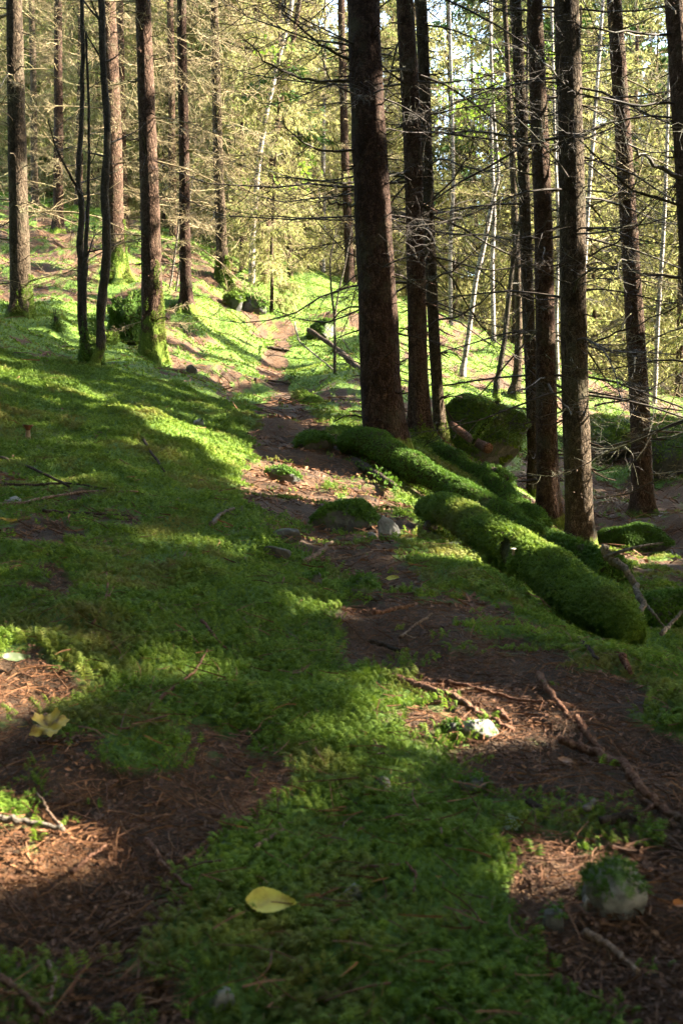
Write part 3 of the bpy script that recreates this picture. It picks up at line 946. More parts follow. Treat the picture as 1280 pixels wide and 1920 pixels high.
def stem_geo(axis, rad, sides, r, rough=0.04, flare=0.5, lobes=5):
    """axis (n,3), rad (n): a trunk with root flare and uneven surface"""
    n = len(axis)
    a = np.arange(sides) * 2 * math.pi / sides
    z = axis[:, 2]
    ph = r.uniform(0, 6.28)
    ring = np.ones((n, sides))
    ring += flare * np.exp(-np.maximum(z, -0.2)[:, None] / 0.16) * (0.75 + 0.55 * np.sin(lobes * a[None] + ph) * 1.0)
    ring += rough * fbm(np.cos(a)[None] * 1.7 + 9 * ph, np.sin(a)[None] * 1.7, z[:, None] * 4.0, 3, 3)
    Rr = rad[:, None] * ring
    V = axis[:, None, :] + np.stack([np.cos(a)[None] * Rr, np.sin(a)[None] * Rr, np.zeros_like(Rr)], -1)
    idx = np.arange(n * sides).reshape(n, sides)
    nx = np.roll(idx, -1, 1)
    Q = np.stack([idx[:-1], nx[:-1], nx[1:], idx[1:]], -1).reshape(-1, 4)
    return V.reshape(-1, 3), Q

def axis_fn(r, top_slope, crook):
    s1, s2, p1, p2 = r.uniform(0.6, 1.1), r.uniform(1.6, 2.6), r.uniform(0, 6.28), r.uniform(0, 6.28)
    def f(z):
        z = np.asarray(z, float)
        x = top_slope * z + crook * (np.sin(s1 * z + p1) - math.sin(p1)) + crook * 0.35 * (np.sin(s2 * z + p2) - math.sin(p2))
        y = crook * 0.8 * (np.sin(s1 * z * 0.9 + p2) - math.sin(p2))
        return np.stack([x, y, z], -1)
    return f

def moss_part(parent, P, Nn, size, lod, mat, name='moss', follow=None):
    V, T = fronds(P, Nn, size, lod, (0.1, 0.9), rng, follow)
    o = link(name, mesh(name, V - np.array(parent.location), None, T, [mat], None, False), parent)
    tag(o, None, None, None, 'stuff')
    return o

# base pixel, distance, width near the base, pixel x and width at the top edge
def spruce(bx, by, Y, wb, tx, wt, label, height=17.0, bark=None, limbs=26, limb_len=(0.6, 1.6), lz=(0.4, 7.0), crook=0.012, flare=0.65,
           mossy=0.0, crown=True, seed=1, twig=None, name='spruce_tree', cat='tree', group=None, sides=22, fine=True, e0=(-0.35, 0.15), ref_y=0, crown_z=8.5, pale=False,
           n_lat=18, sub=3, hang=0.05):
    r = np.random.default_rng(seed * 101 + 5)
    bark = bark or BARK
    twig = twig or TWIG
    base = W(bx, by, Y)
    base[2] = float(H(base[0], base[1])) - 0.02
    top = W(tx, ref_y, Y)
    hz = top[2] - base[2]
    slope = (top[0] - base[0]) / hz
    r0, r1 = wb / 2 / F * Y, wt / 2 / F * Y
    t = thing(name, label, cat, base, group)
    ax = axis_fn(r, slope, crook)
    z = np.concatenate([np.arange(-0.25, 1.0, 0.05), np.arange(1.0, hz + 1, 0.09), np.linspace(hz + 1, max(height, hz + 2), 14)[1:]])
    rad = np.interp(z, [-0.25, hz, max(height, hz + 2)], [r0, r1, 0.015])
    # slight swelling at each whorl
    rad = rad * (1 + 0.03 * np.maximum(0, np.sin(z * 2 * math.pi / 0.42 + seed)) ** 6)
    V, Q = stem_geo(ax(z), rad, sides, r, 0.05, flare)
    sp = Soup(); sp.add(V, Q)
    # short snags
    ns = 70 if fine else 24
    zs = r.uniform(0.25, min(hz + 0.5, 7), ns)
    zs = np.round(zs / 0.21) * 0.21 + r.normal(0, 0.02, ns)
    ph = r.uniform(0, 6.28, ns)
    rr = np.interp(zs, z, rad)
    D = np.stack([np.cos(ph), np.sin(ph), r.uniform(-0.5, 0.3, ns)], 1); D /= np.linalg.norm(D, axis=1, keepdims=True)
    B = ax(zs) + np.stack([np.cos(ph) * rr * 0.85, np.sin(ph) * rr * 0.85, np.zeros(ns)], 1)
    C = curvy(B, D, r.uniform(0.04, 0.22, ns) + rr * 0.2, 4, 0.1, r)
    V, Q = tubes(C, np.linspace(1, 0.45, 4)[None] * r.uniform(0.003, 0.009, ns)[:, None], 4)
    sp.add(V, Q)
    tr = link('trunk', sp.mesh('trunk', [bark]), t)
    # dead limbs, each its own part
    zl = np.sort(r.uniform(lz[0], min(lz[1], hz + 1.2), limbs))
    zl = np.round(zl / 0.42) * 0.42 + r.normal(0, 0.04, limbs)
    for k in range(limbs):
        zz = float(max(zl[k], 0.25))
        phi = r.uniform(0, 2 * math.pi)
        ri = float(np.interp(zz, z, rad))
        L = limb_len[0] * 0.5 + (limb_len[1] * 1.15 - limb_len[0] * 0.5) * r.random() ** 1.5
        g = limb_geo(L, 0.004 + 0.0035 * L, phi, r.uniform(*e0), r.uniform(0.0, 0.45), r.uniform(0.1, 1.3), n_lat, sub, r,
                     minr=max(0.0012, 0.00017 * Y), hang=hang)
        s2 = Soup()
        add_limb(s2, g, ax(zz) + np.array([math.cos(phi), math.sin(phi), 0]) * ri * 0.9)
        link('branch', s2.mesh('branch', [twig]), t)
    if crown:
        cz = max(crown_z, hz + 0.9)
        P, D, Wd, ln, wd, C, R = crown_leaves(cz, max(height, hz + 3), 1.9, 46, r, (0.24, 0.075), 26, 4)
        off = ax(P[:, 2]) - np.stack([0 * P[:, 2], 0 * P[:, 2], P[:, 2]], 1)
        P = P + off
        k = keep_leaf(P + base, D, Wd, ln, wd)
        s3 = Soup()
        add_leaves(s3, P[k], D[k], Wd[k], ln[k], wd[k], 0)
        offc = ax(C[:, 0, 2]) - np.stack([0 * C[:, 0, 2], 0 * C[:, 0, 2], C[:, 0, 2]], 1)
        C = C + offc[:, None]
        k = keep_bough(C + base)
        if k.any():
            V, Q = tubes(C[k], R[k], 3)
            s3.add(V, Q, None, 1)
        link('crown', s3.mesh('crown', [SPRUCE, TWIG_DARK], False), t)
    if mossy > 0:
        k = int(16000 * mossy)
        zz = r.random(k) ** 1.7 * mossy * 1.5 - 0.04
        aa = r.uniform(0, 6.28, k)
        nz = fbm(np.cos(aa) * 1.5, np.sin(aa) * 1.5, zz * 3.5, seed, 3)
        kk = 1.3 * nz + 0.55 + 0.35 * np.cos(aa - 0.3) - zz / (mossy * 0.95) > 0
        zz, aa = zz[kk], aa[kk]
        ring = 1 + flare * np.exp(-np.maximum(zz, -0.2) / 0.16) * 0.75
        rr = np.interp(zz, z, rad) * ring
        Pm = ax(zz) + np.stack([np.cos(aa) * rr, np.sin(aa) * rr, 0 * rr], 1) + base
        Nm = np.stack([np.cos(aa), np.sin(aa), np.full(len(aa), 0.25)], 1); Nm /= np.linalg.norm(Nm, axis=1, keepdims=True)
        moss_part(t, Pm, Nm, r.uniform(0.010, 0.028, len(zz)) * Y / 11, 1, MOSS)
    return t, ax, z, rad, base

def arc(tree, pts, r0=0.012, n_lat=18, sub=2, twig=None, lat=0.22, seed=3):
    """a long dead limb of a tree, following points given as (px, py, Y)"""
    t = tree[0]
    r = np.random.default_rng(seed)
    K = np.array([W(*p) for p in pts])
    u = np.linspace(0, 1, len(K)); uu = np.linspace(0, 1, 13)
    P = np.stack([np.interp(uu, u, K[:, i]) for i in range(3)], 1)
    for _ in range(2):
        P[1:-1] = 0.25 * P[:-2] + 0.5 * P[1:-1] + 0.25 * P[2:]
    P += r.normal(0, 0.008, P.shape)
    L = np.linalg.norm(np.diff(P, axis=0), axis=1).sum()
    s_ = Soup()
    V, Q = tubes(P[None], (r0 * np.linspace(1, 0.25, 13))[None], 5)
    s_.add(V, Q)
    ts = r.uniform(0.1, 1, n_lat) * 12
    i = np.minimum(ts.astype(int), 11); f = (ts - i)[:, None]
    B = P[i] * (1 - f) + P[i + 1] * f
    T = P[i + 1] - P[i]; T /= np.linalg.norm(T, axis=1, keepdims=True)
    D = T * 0.6 + r.normal(0, 0.6, (n_lat, 3)) * np.array([1, 1, 0.7]); D[:, 2] -= 0.15
    D /= np.linalg.norm(D, axis=1, keepdims=True)
    Ls = L * lat * r.uniform(0.3, 1.2, n_lat)
    C = curvy(B, D, Ls, 5, 0.12, r)
    V, Q = tubes(C, np.linspace(1, 0.4, 5)[None] * np.full((n_lat, 1), max(0.0024, r0 * 0.3)), 3)
    s_.add(V, Q)
    if sub:
        m = n_lat * sub
        j = np.repeat(np.arange(n_lat), sub)
        B2 = C[j, r.integers(1, 4, m)]
        D2 = D[j] * 0.7 + r.normal(0, 0.5, (m, 3)); D2 /= np.linalg.norm(D2, axis=1, keepdims=True)
        V, Q = tubes(curvy(B2, D2, Ls[j] * 0.4, 3, 0.1, r), np.full((m, 3), 0.0014), 3)
        s_.add(V, Q)
    link('branch', s_.mesh('branch', [twig or TWIG_DARK], True, np.array(t.location)), t)

T_ = {}
T_['far_left'] = spruce(40, 600, 12.0, 39, 30, 29, 'thick mossy footed spruce at the far left edge of the slope', seed=1, bark=BARK_GREY, mossy=0.35, limbs=34, limb_len=(0.7, 1.9))
T_['mossy_foot'] = spruce(287, 655, 11.4, 42, 267, 28, 'reddish spruce with bright green moss around its foot beside the mossy stump', seed=4, bark=BARK_MOSSY, mossy=0.7, flare=0.55, limbs=30, limb_len=(0.5, 1.4))
T_['behind_stems'] = spruce(218, 512, 16.0, 38, 200, 30, 'brown spruce with a wide mossy root flare behind the twin dark stems', seed=3, bark=BARK_MOSSY, mossy=0.6, flare=0.9, limbs=30, limb_len=(0.6, 1.6))
T_['slim_dark'] = spruce(349, 590, 15.0, 22, 345, 17, 'slim dark spruce between the reddish mossy trunk and the bright one', seed=5, bark=BARK, limbs=38, limb_len=(0.6, 1.7))
T_['bright'] = spruce(418, 505, 19.0, 23, 403, 14, 'sunlit pale trunked spruce with a skirt of dead twigs left of the path crest', seed=6, bark=BARK_GREY, mossy=0.4, limbs=90, limb_len=(0.9, 2.4), lz=(0.5, 8.5), n_lat=20, sub=4)
T_['far110'] = spruce(110, 455, 20.0, 20, 112, 14, 'dark slender spruce uphill between the left edge trunk and the twin stems', seed=7, limbs=44, limb_len=(0.7, 1.8), fine=False)
T_['far65'] = spruce(66, 385, 24.0, 14, 62, 11, 'thin sunlit spruce highest on the left slope', seed=8, bark=BARK_GREY, limbs=44, limb_len=(0.7, 1.8), fine=False, lz=(0.4, 9))
T_['far235'] = spruce(236, 435, 22.0, 15, 226, 12, 'thin reddish spruce just behind the brown flared trunk', seed=9, bark=BARK_RED, limbs=44, limb_len=(0.7, 1.8), fine=False, lz=(0.4, 9))
T_['far325'] = spruce(326, 470, 22.0, 15, 318, 12, 'thin brown spruce seen between the mossy footed trunk and the slim dark one', seed=10, bark=BARK_RED, limbs=50, limb_len=(0.7, 1.8), fine=False, lz=(0.4, 9))
T_['crest'] = spruce(572, 505, 26.0, 18, 566, 13, 'dark spruce standing just past the crest of the path', seed=11, limbs=60, limb_len=(0.8, 2.2), fine=False, lz=(1.0, 11))
T_['crest2'] = spruce(655, 540, 23.0, 17, 640, 13, 'brown spruce beyond the crest just left of the big foreground trunk', seed=12, limbs=60, limb_len=(0.8, 2.0), fine=False, lz=(0.6, 10))
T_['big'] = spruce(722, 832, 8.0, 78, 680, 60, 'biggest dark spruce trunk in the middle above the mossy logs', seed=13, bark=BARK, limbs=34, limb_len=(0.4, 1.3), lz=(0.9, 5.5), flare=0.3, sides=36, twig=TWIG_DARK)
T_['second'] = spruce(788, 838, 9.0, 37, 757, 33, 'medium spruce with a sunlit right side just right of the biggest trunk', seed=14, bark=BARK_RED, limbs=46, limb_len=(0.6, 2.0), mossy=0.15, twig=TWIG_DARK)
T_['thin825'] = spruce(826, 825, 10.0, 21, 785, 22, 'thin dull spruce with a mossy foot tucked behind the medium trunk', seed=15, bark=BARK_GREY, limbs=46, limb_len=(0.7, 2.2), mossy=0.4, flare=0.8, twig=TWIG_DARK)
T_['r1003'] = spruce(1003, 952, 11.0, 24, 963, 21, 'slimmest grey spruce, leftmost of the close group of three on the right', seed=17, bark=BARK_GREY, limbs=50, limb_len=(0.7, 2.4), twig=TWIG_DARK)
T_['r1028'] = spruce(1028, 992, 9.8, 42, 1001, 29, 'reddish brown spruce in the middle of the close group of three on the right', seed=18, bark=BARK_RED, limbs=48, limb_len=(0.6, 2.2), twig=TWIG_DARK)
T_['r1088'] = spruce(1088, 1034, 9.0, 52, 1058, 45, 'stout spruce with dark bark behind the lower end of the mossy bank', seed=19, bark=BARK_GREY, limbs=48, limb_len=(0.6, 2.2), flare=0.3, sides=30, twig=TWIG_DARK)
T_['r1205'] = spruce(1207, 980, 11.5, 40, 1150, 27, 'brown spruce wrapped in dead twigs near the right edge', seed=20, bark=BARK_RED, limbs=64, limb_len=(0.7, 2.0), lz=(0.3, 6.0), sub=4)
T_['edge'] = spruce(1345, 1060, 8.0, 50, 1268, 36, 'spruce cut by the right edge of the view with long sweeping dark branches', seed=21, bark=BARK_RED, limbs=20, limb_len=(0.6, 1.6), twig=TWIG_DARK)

# long limbs that sweep across the view
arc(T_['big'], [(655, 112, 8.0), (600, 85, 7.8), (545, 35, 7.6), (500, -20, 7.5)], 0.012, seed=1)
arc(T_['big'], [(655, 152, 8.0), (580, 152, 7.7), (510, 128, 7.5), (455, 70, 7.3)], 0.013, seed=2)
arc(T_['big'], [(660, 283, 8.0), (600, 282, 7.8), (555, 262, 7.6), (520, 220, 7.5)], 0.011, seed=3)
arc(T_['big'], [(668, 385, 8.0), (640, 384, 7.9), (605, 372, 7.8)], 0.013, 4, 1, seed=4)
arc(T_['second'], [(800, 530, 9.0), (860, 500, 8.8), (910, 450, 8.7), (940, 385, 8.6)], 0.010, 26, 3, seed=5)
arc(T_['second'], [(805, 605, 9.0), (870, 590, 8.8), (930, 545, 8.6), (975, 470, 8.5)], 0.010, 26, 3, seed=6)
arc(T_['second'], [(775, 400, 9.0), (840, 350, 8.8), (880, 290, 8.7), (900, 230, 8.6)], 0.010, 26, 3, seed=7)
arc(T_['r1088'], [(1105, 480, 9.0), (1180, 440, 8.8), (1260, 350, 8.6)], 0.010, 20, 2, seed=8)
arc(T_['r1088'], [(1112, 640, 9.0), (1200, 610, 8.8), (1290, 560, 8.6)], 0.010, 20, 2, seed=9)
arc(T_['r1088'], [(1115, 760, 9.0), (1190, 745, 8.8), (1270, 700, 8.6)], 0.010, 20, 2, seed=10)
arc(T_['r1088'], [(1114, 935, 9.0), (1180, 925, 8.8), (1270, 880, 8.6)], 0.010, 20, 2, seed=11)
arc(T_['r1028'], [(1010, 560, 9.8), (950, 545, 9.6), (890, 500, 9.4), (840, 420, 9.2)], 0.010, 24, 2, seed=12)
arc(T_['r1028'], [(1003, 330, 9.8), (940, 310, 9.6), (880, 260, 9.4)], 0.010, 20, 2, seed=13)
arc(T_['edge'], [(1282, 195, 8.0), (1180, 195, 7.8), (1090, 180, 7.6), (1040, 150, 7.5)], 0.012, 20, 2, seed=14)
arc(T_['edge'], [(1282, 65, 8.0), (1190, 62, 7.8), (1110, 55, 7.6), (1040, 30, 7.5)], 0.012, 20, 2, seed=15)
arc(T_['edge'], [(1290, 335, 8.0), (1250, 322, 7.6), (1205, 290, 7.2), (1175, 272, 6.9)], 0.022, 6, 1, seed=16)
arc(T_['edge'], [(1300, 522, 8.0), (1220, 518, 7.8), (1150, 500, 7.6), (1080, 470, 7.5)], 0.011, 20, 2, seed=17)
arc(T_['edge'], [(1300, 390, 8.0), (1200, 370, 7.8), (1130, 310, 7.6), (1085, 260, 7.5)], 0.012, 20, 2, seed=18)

# ------------------------------------------------------------------ birches, twin stems, saplings
def stemmed(name, label, cat, stems, bark, twig_len=0.5, n_twig=8, leaves=None, mossy=0, group=None, seed=1, twig=None, flare=0.3, crook=0.0, extra=()):
    """a small tree given as stems: lists of (px, py, Y, width px)"""
    r = np.random.default_rng(seed + 900)
    b = W(*stems[0][0][:3]); b[2] = float(H(b[0], b[1])) - 0.02
    t = thing(name, label, cat, b, group)
    tips = []
    for st in stems:
        K = np.array([W(*p[:3]) for p in st]); Rk = np.array([p[3] / 2 / F * p[2] for p in st])
        u = np.linspace(0, 1, len(K)); n = max(24, 8 * len(K)); uu = np.linspace(0, 1, n)
        P = np.stack([np.interp(uu, u, K[:, i]) for i in range(3)], 1)
        for _ in range(2):
            P[1:-1] = 0.25 * P[:-2] + 0.5 * P[1:-1] + 0.25 * P[2:]
        P[1:] += np.cumsum(r.normal(0, crook, (n - 1, 3)), 0) * 0.4
        R = np.interp(uu, u, Rk) * (1 + 0.10 * fbm(uu * 14, seed, 0, seed, 2))
        if st is stems[0] or st[0][1] > 450:
            zb = float(H(P[0, 0], P[0, 1])) - 0.1
            P[0:4, 2] += (zb - P[0, 2]) * np.linspace(1, 0.2, 4) if zb > P[0, 2] else 0
            P[0, 2] = zb
        if flare:
            R[:3] *= np.array([1 + flare, 1 + flare * 0.6, 1 + flare * 0.2])
        V, Q = tubes(P[None], R[None], 9)
        V = V + (fbm(V[:, 0] * 25, V[:, 1] * 25, V[:, 2] * 12, 4, 2) * np.repeat(R, 9) * 0.16)[:, None] * r.normal(0, 0.6, 3)
        s_ = Soup(); s_.add(V, Q)
        link('trunk', s_.mesh('trunk', [bark], True, b), t)
        L = np.linalg.norm(P[-1] - P[0])
        for k in range(n_twig):
            i = int(r.uniform(0.25, 0.97) * (n - 1))
            ph = r.uniform(0, 6.28)
            g = limb_geo(twig_len * r.uniform(0.5, 1.3), max(0.004, R[i] * 0.35), ph, r.uniform(0.1, 0.9), 0.0, 0.2, 7, 1, r, minr=max(0.0013, 0.00016 * P[i, 1]))
            s2 = Soup(); add_limb(s2, g, P[i])
            link('branch', s2.mesh('branch', [twig or TWIG_DARK], True, b), t)
        tips.append(P)
    if leaves:
        s3 = Soup()
        for (lx, ly, lY, rad, cnt, ls) in leaves:
            c = W(lx, ly, lY)
            d = r.normal(size=(cnt, 3)); d /= np.linalg.norm(d, axis=1, keepdims=True)
            Pl = c + d * (rad * r.random(cnt) ** 0.5)[:, None] * np.array([1, 1, 0.6])
            Pl = Pl[fbm(Pl[:, 0] * 4, Pl[:, 1] * 4, Pl[:, 2] * 4, 2, 2) > -0.1]
            D = r.normal(size=(len(Pl), 3)); D[:, 2] -= 0.5; D /= np.linalg.norm(D, axis=1, keepdims=True)
            Wd = np.cross(D, r.normal(size=(len(Pl), 3))); Wd /= np.linalg.norm(Wd, axis=1, keepdims=True)
            sz = ls * r.uniform(0.7, 1.3, len(Pl))
            add_leaves(s3, Pl, D, Wd, sz, sz * 0.75, 0)
            # twigs that carry them
            m = max(6, len(Pl) // 12)
            V, Q = tubes(np.stack([np.repeat(c[None], m, 0), (c + Pl[:m]) / 2 + r.normal(0, 0.03, (m, 3)), Pl[:m]], 1), np.full((m, 3), 0.003), 3)
            s3.add(V, Q, None, 1)
        link('crown', s3.mesh('crown', [BIRCHLEAF, TWIG_DARK], False, b), t)
    if mossy:
        P = tips[0]
        k = 1500
        zz = r.random(k) ** 1.5 * 0.45
        aa = r.uniform(0, 6.28, k)
        Pm = b + np.stack([np.cos(aa) * (0.10 - 0.1 * zz), np.sin(aa) * (0.10 - 0.1 * zz), zz], 1)
        Nm = np.stack([np.cos(aa), np.sin(aa), 0.3 + 0 * aa], 1); Nm /= np.linalg.norm(Nm, axis=1, keepdims=True)
        moss_part(t, Pm, Nm, r.uniform(0.02, 0.045, k), 1, MOSS_DEEP)
    return t

stemmed('rowan_tree', 'twin dark crooked stems rising from one mossy base on the left', 'tree', [
    [(172, 688, 9.5, 26), (160, 655, 9.5, 15), (152, 600, 9.5, 13), (151, 500, 9.5, 13), (150, 450, 9.5, 12), (152, 380, 9.5, 11), (148, 350, 9.5, 10), (152, 200, 9.5, 9), (156, 90, 9.5, 8), (150, -80, 9.5, 7)],
    [(175, 690, 9.4, 24), (186, 655, 9.4, 17), (184, 600, 9.4, 17), (188, 545, 9.4, 17), (195, 470, 9.4, 16), (194, 360, 9.4, 15), (197, 250, 9.4, 14), (192, 130, 9.4, 13), (188, 0, 9.4, 13), (184, -150, 9.4, 11)],
    [(174, 690, 9.45, 20), (162, 640, 9.45, 9), (156, 560, 9.45, 8), (156, 460, 9.45, 8), (160, 330, 9.5, 6), (163, 200, 9.5, 5), (158, 60, 9.5, 4)],
    [(150, 365, 9.5, 5), (130, 320, 9.4, 4), (105, 270, 9.3, 3), (95, 220, 9.2, 2)],
], BARK_BLACK, 0.45, 6, None, 1, seed=1, crook=0.006)
stemmed('birch_tree', 'leaning white birch above the crest left of the biggest trunk', 'tree', [
    [(472, 480, 20, 9), (484, 310, 20, 9), (500, 210, 20, 9), (520, 120, 20, 9), (545, 20, 20, 9), (562, -120, 20, 8)],
    [(520, 120, 20, 7), (528, 60, 20, 6), (532, -40, 20, 5)]], BIRCH, 0.8, 10, None, 0, seed=2)
stemmed('birch_tree', 'leaning brown stem just right of the white birch at the crest', 'tree', [
    [(496, 490, 21, 13), (510, 310, 21, 12), (528, 180, 21, 12), (548, 80, 21, 11), (572, -60, 21, 9)]], BARK_RED, 0.8, 8, [(560, 325, 18, 0.5, 70, 0.09), (520, 95, 17, 0.4, 60, 0.08)], 0, seed=3)
stemmed('birch_tree', 'dark footed straight birch behind the big mossy boulder', 'tree', [
    [(965, 735, 16, 22), (970, 690, 16, 15), (972, 600, 16, 14), (968, 480, 16, 13), (960, 300, 16, 12), (950, 100, 16, 10), (940, -100, 16, 9)]], BARK_GREY, 0.8, 10, None, 0, seed=4, flare=0.7)
stemmed('birch_tree', 'crooked thin mossy birch left of the dark footed one', 'tree', [
    [(930, 722, 15.5, 12), (938, 680, 15.5, 10), (945, 640, 15.5, 10), (953, 560, 15.5, 9), (962, 480, 15.5, 8), (975, 410, 15.5, 7), (985, 300, 15.5, 6), (992, -150, 15.5, 4)]], BARK_BLACK, 0.7, 8, None, 0, seed=5)
stemmed('birch_tree', 'thin pale birch leaning right with yellow green leaves in the light gap', 'tree', [
    [(866, 700, 17, 12), (876, 640, 17, 9), (892, 520, 17, 9), (905, 470, 17, 9), (918, 400, 17, 8), (935, 330, 17, 7), (925, 220, 17, 6), (912, -120, 17, 3)]], BIRCH, 0.8, 12,
    [(905, 205, 17, 0.8, 260, 0.07), (935, 180, 17, 0.7, 200, 0.07), (875, 175, 17, 0.6, 130, 0.065), (1000, 140, 17, 0.9, 200, 0.07), (935, 280, 17, 0.5, 80, 0.06), (960, 90, 17.5, 0.9, 160, .07)], 0, seed=6)
for k, (pts, lab) in enumerate([
        ([(1058, 760, 19, 8), (1055, 650, 19, 8), (1050, 480, 19, 7), (1040, 300, 19, 6), (1030, -150, 19, 4)], 'thin white birch showing between the middle and stout trunks on the right'),
        ([(1046, 770, 20, 7), (1042, 600, 20, 7), (1046, 450, 20, 6), (1040, -150, 20, 4)], 'thinnest pale birch pressed close behind the reddish trunk on the right'),
        ([(1080, 770, 21, 9), (1092, 550, 21, 9), (1104, 350, 21, 8), (1112, 250, 21, 7), (1140, -150, 21, 5)], 'white birch leaning right behind the stout dark spruce'),
        ([(845, 640, 22, 8), (843, 470, 22, 8), (850, 340, 22, 7), (838, -150, 22, 4)], 'upright pale birch in the gap right of the medium trunk'),
        ([(925, 660, 22, 9), (922, 500, 22, 8), (926, 400, 22, 8), (920, 250, 22, 7), (920, -150, 22, 4)], 'straight white birch in the bright gap beside the leaning one'),
        ([(605, 520, 26, 8), (607, 430, 26, 8), (606, 300, 26, 7), (612, -150, 26, 4)], 'very thin white stem above the crest left of the biggest trunk'),
        ([(1225, 780, 20, 8), (1232, 600, 20, 8), (1245, 400, 20, 7), (1262, -150, 20, 4)], 'thin pale stem deep in the thicket near the right edge')]):
    stemmed('birch_tree', lab, 'tree', [pts], BIRCH, 0.7, 7, None, 0, seed=20 + k)
stemmed('sapling', 'slender forked grey sapling left of the biggest trunk above the path', 'sapling', [
    [(627, 690, 12, 6), (628, 640, 12, 5), (627, 595, 12, 5), (621, 545, 12, 4), (618, 490, 12, 3), (630, 430, 12, 2)],
    [(627, 595, 12, 4), (636, 540, 12, 3), (648, 490, 12, 3), (660, 420, 12, 2)]], WOOD_GREY, 0.25, 3, None, 0, seed=40, flare=0)
for k, (pts, lab) in enumerate([
        ([(312, 572, 15.5, 4), (322, 520, 15.5, 4), (332, 450, 15.5, 4), (338, 390, 15.5, 3)], 'pale bare sapling right of the mossy footed trunk'),
        ([(325, 578, 15.6, 4), (334, 520, 15.6, 4), (345, 450, 15.6, 3), (362, 330, 15.6, 2)], 'second bare sapling leaning against the slim dark spruce')]):
    stemmed('sapling', lab, 'sapling', [pts], WOOD_GREY, 0.3, 5, None, 0, seed=50 + k, flare=0)

# ------------------------------------------------------------------ the thicket behind, copies of a few trees
def thicket_proto(seed, Hh, r0, nl, crown_z, bark, twig, L=(0.7, 2.1), nb=36, full=False):
    r = np.random.default_rng(seed)
    ax = axis_fn(r, r.normal(0, 0.012), 0.03)
    z = np.concatenate([np.arange(-0.4, 1.0, 0.12), np.linspace(1.0, Hh, 40)])
    rad = np.interp(z, [-0.4, Hh], [r0, 0.015])
    V, Q = stem_geo(ax(z), rad, 10, r, 0.05, 0.4)
    trunk = mesh('trunk', V, Q, None, [bark])
    s_ = Soup()
    for k in range(nl):
        zz = r.uniform(0.4, crown_z + 2.5)
        g = limb_geo(r.uniform(*L), 0.0085, r.uniform(0, 6.28), r.uniform(-0.6, 0.25), r.uniform(0, 0.35), r.uniform(-0.5, 0.9), 18, 3, r, minr=0.0036, lat_len=0.46, hang=0.28)
        add_limb(s_, g, ax(zz))
        C = g[1][0]
        m_ = 90
        j = r.integers(0, len(C), m_); u_ = r.uniform(0.2, 3.99, m_); i_ = u_.astype(int); f_ = (u_ - i_)[:, None]
        B = C[j, i_] * (1 - f_) + C[j, i_ + 1] * f_ + ax(zz)
        D = r.normal(0, 0.6, (m_, 3)) + (C[j, 4] - C[j, 0]) / (np.linalg.norm(C[j, 4] - C[j, 0], axis=1, keepdims=True) + 1e-9); D[:, 2] -= 0.35
        D /= np.linalg.norm(D, axis=1, keepdims=True)
        Wd = np.cross(D, r.normal(size=(m_, 3))); Wd /= np.linalg.norm(Wd, axis=1, keepdims=True)
        add_leaves(s_, B, D, Wd, r.uniform(0.07, 0.24, m_), r.uniform(0.018, 0.045, m_), 1)
    cr = crown_leaves(crown_z, Hh, 2.2 if full else 1.7, nb, r, (0.36, 0.11) if full else (0.26, 0.07), 26, 4)
    whole = None
    if full:
        s2 = Soup(); add_leaves(s2, *cr[:5], 0)
        whole = s2.mesh('crown', [SPRUCE], False)
    V, Q = tubes(cr[5], cr[6], 3)
    s_.add(V, Q, None, 0)
    return trunk, s_.mesh('branch', [twig, FUZZ], False), cr, whole
PROTO = [thicket_proto(201, 15, 0.085, 100, 9.0, BARK_RED, TWIG), thicket_proto(202, 14, 0.07, 95, 7.5, BARK_GREY, TWIG),
         thicket_proto(203, 16, 0.10, 100, 9.5, BARK_RED, TWIG), thicket_proto(204, 13, 0.055, 110, 6.5, BARK_GREY, TWIG, (0.6, 1.7)),
         thicket_proto(205, 15, 0.08, 70, 5.0, BARK_GREY, TWIG, (0.6, 1.6), 60), thicket_proto(206, 12, 0.05, 110, 6.0, BARK, TWIG, (0.6, 1.6)),
         thicket_proto(207, 18, 0.11, 40, 2.0, BARK_GREY, TWIG, (0.8, 1.8), 130, True), thicket_proto(208, 16, 0.10, 40, 1.2, BARK, TWIG, (0.8, 1.8), 120, True)]

def thicket(X, Y, k, rot, sc, label, group):
    z = float(H(X, Y))
    t = thing('spruce_tree', label, 'tree', (X, Y, z), group)
    t.rotation_euler = (rng.normal(0, 0.02), rng.normal(0, 0.02), rot)
    t.scale = (sc, sc, sc)
    link('trunk', PROTO[k][0], t)
    tag(link('branch', PROTO[k][1], t), None, None, None, 'stuff')
    if PROTO[k][3] is not None:
        link('crown', PROTO[k][3], t)
        return
    P, D, Wd, ln, wd = PROTO[k][2][:5]
    c, s0 = math.cos(rot), math.sin(rot)
    M = np.array([[c, -s0, 0], [s0, c, 0], [0, 0, 1]])
    kp = keep_leaf((P @ M.T) * sc + np.array([X, Y, z]), D @ M.T, Wd @ M.T, ln * sc, wd * sc)
    s3 = Soup()
    add_leaves(s3, P[kp], D[kp], Wd[kp], ln[kp], wd[kp], 0)
    if s3.n:
        link('crown', s3.mesh('crown', [SPRUCE], False), t)

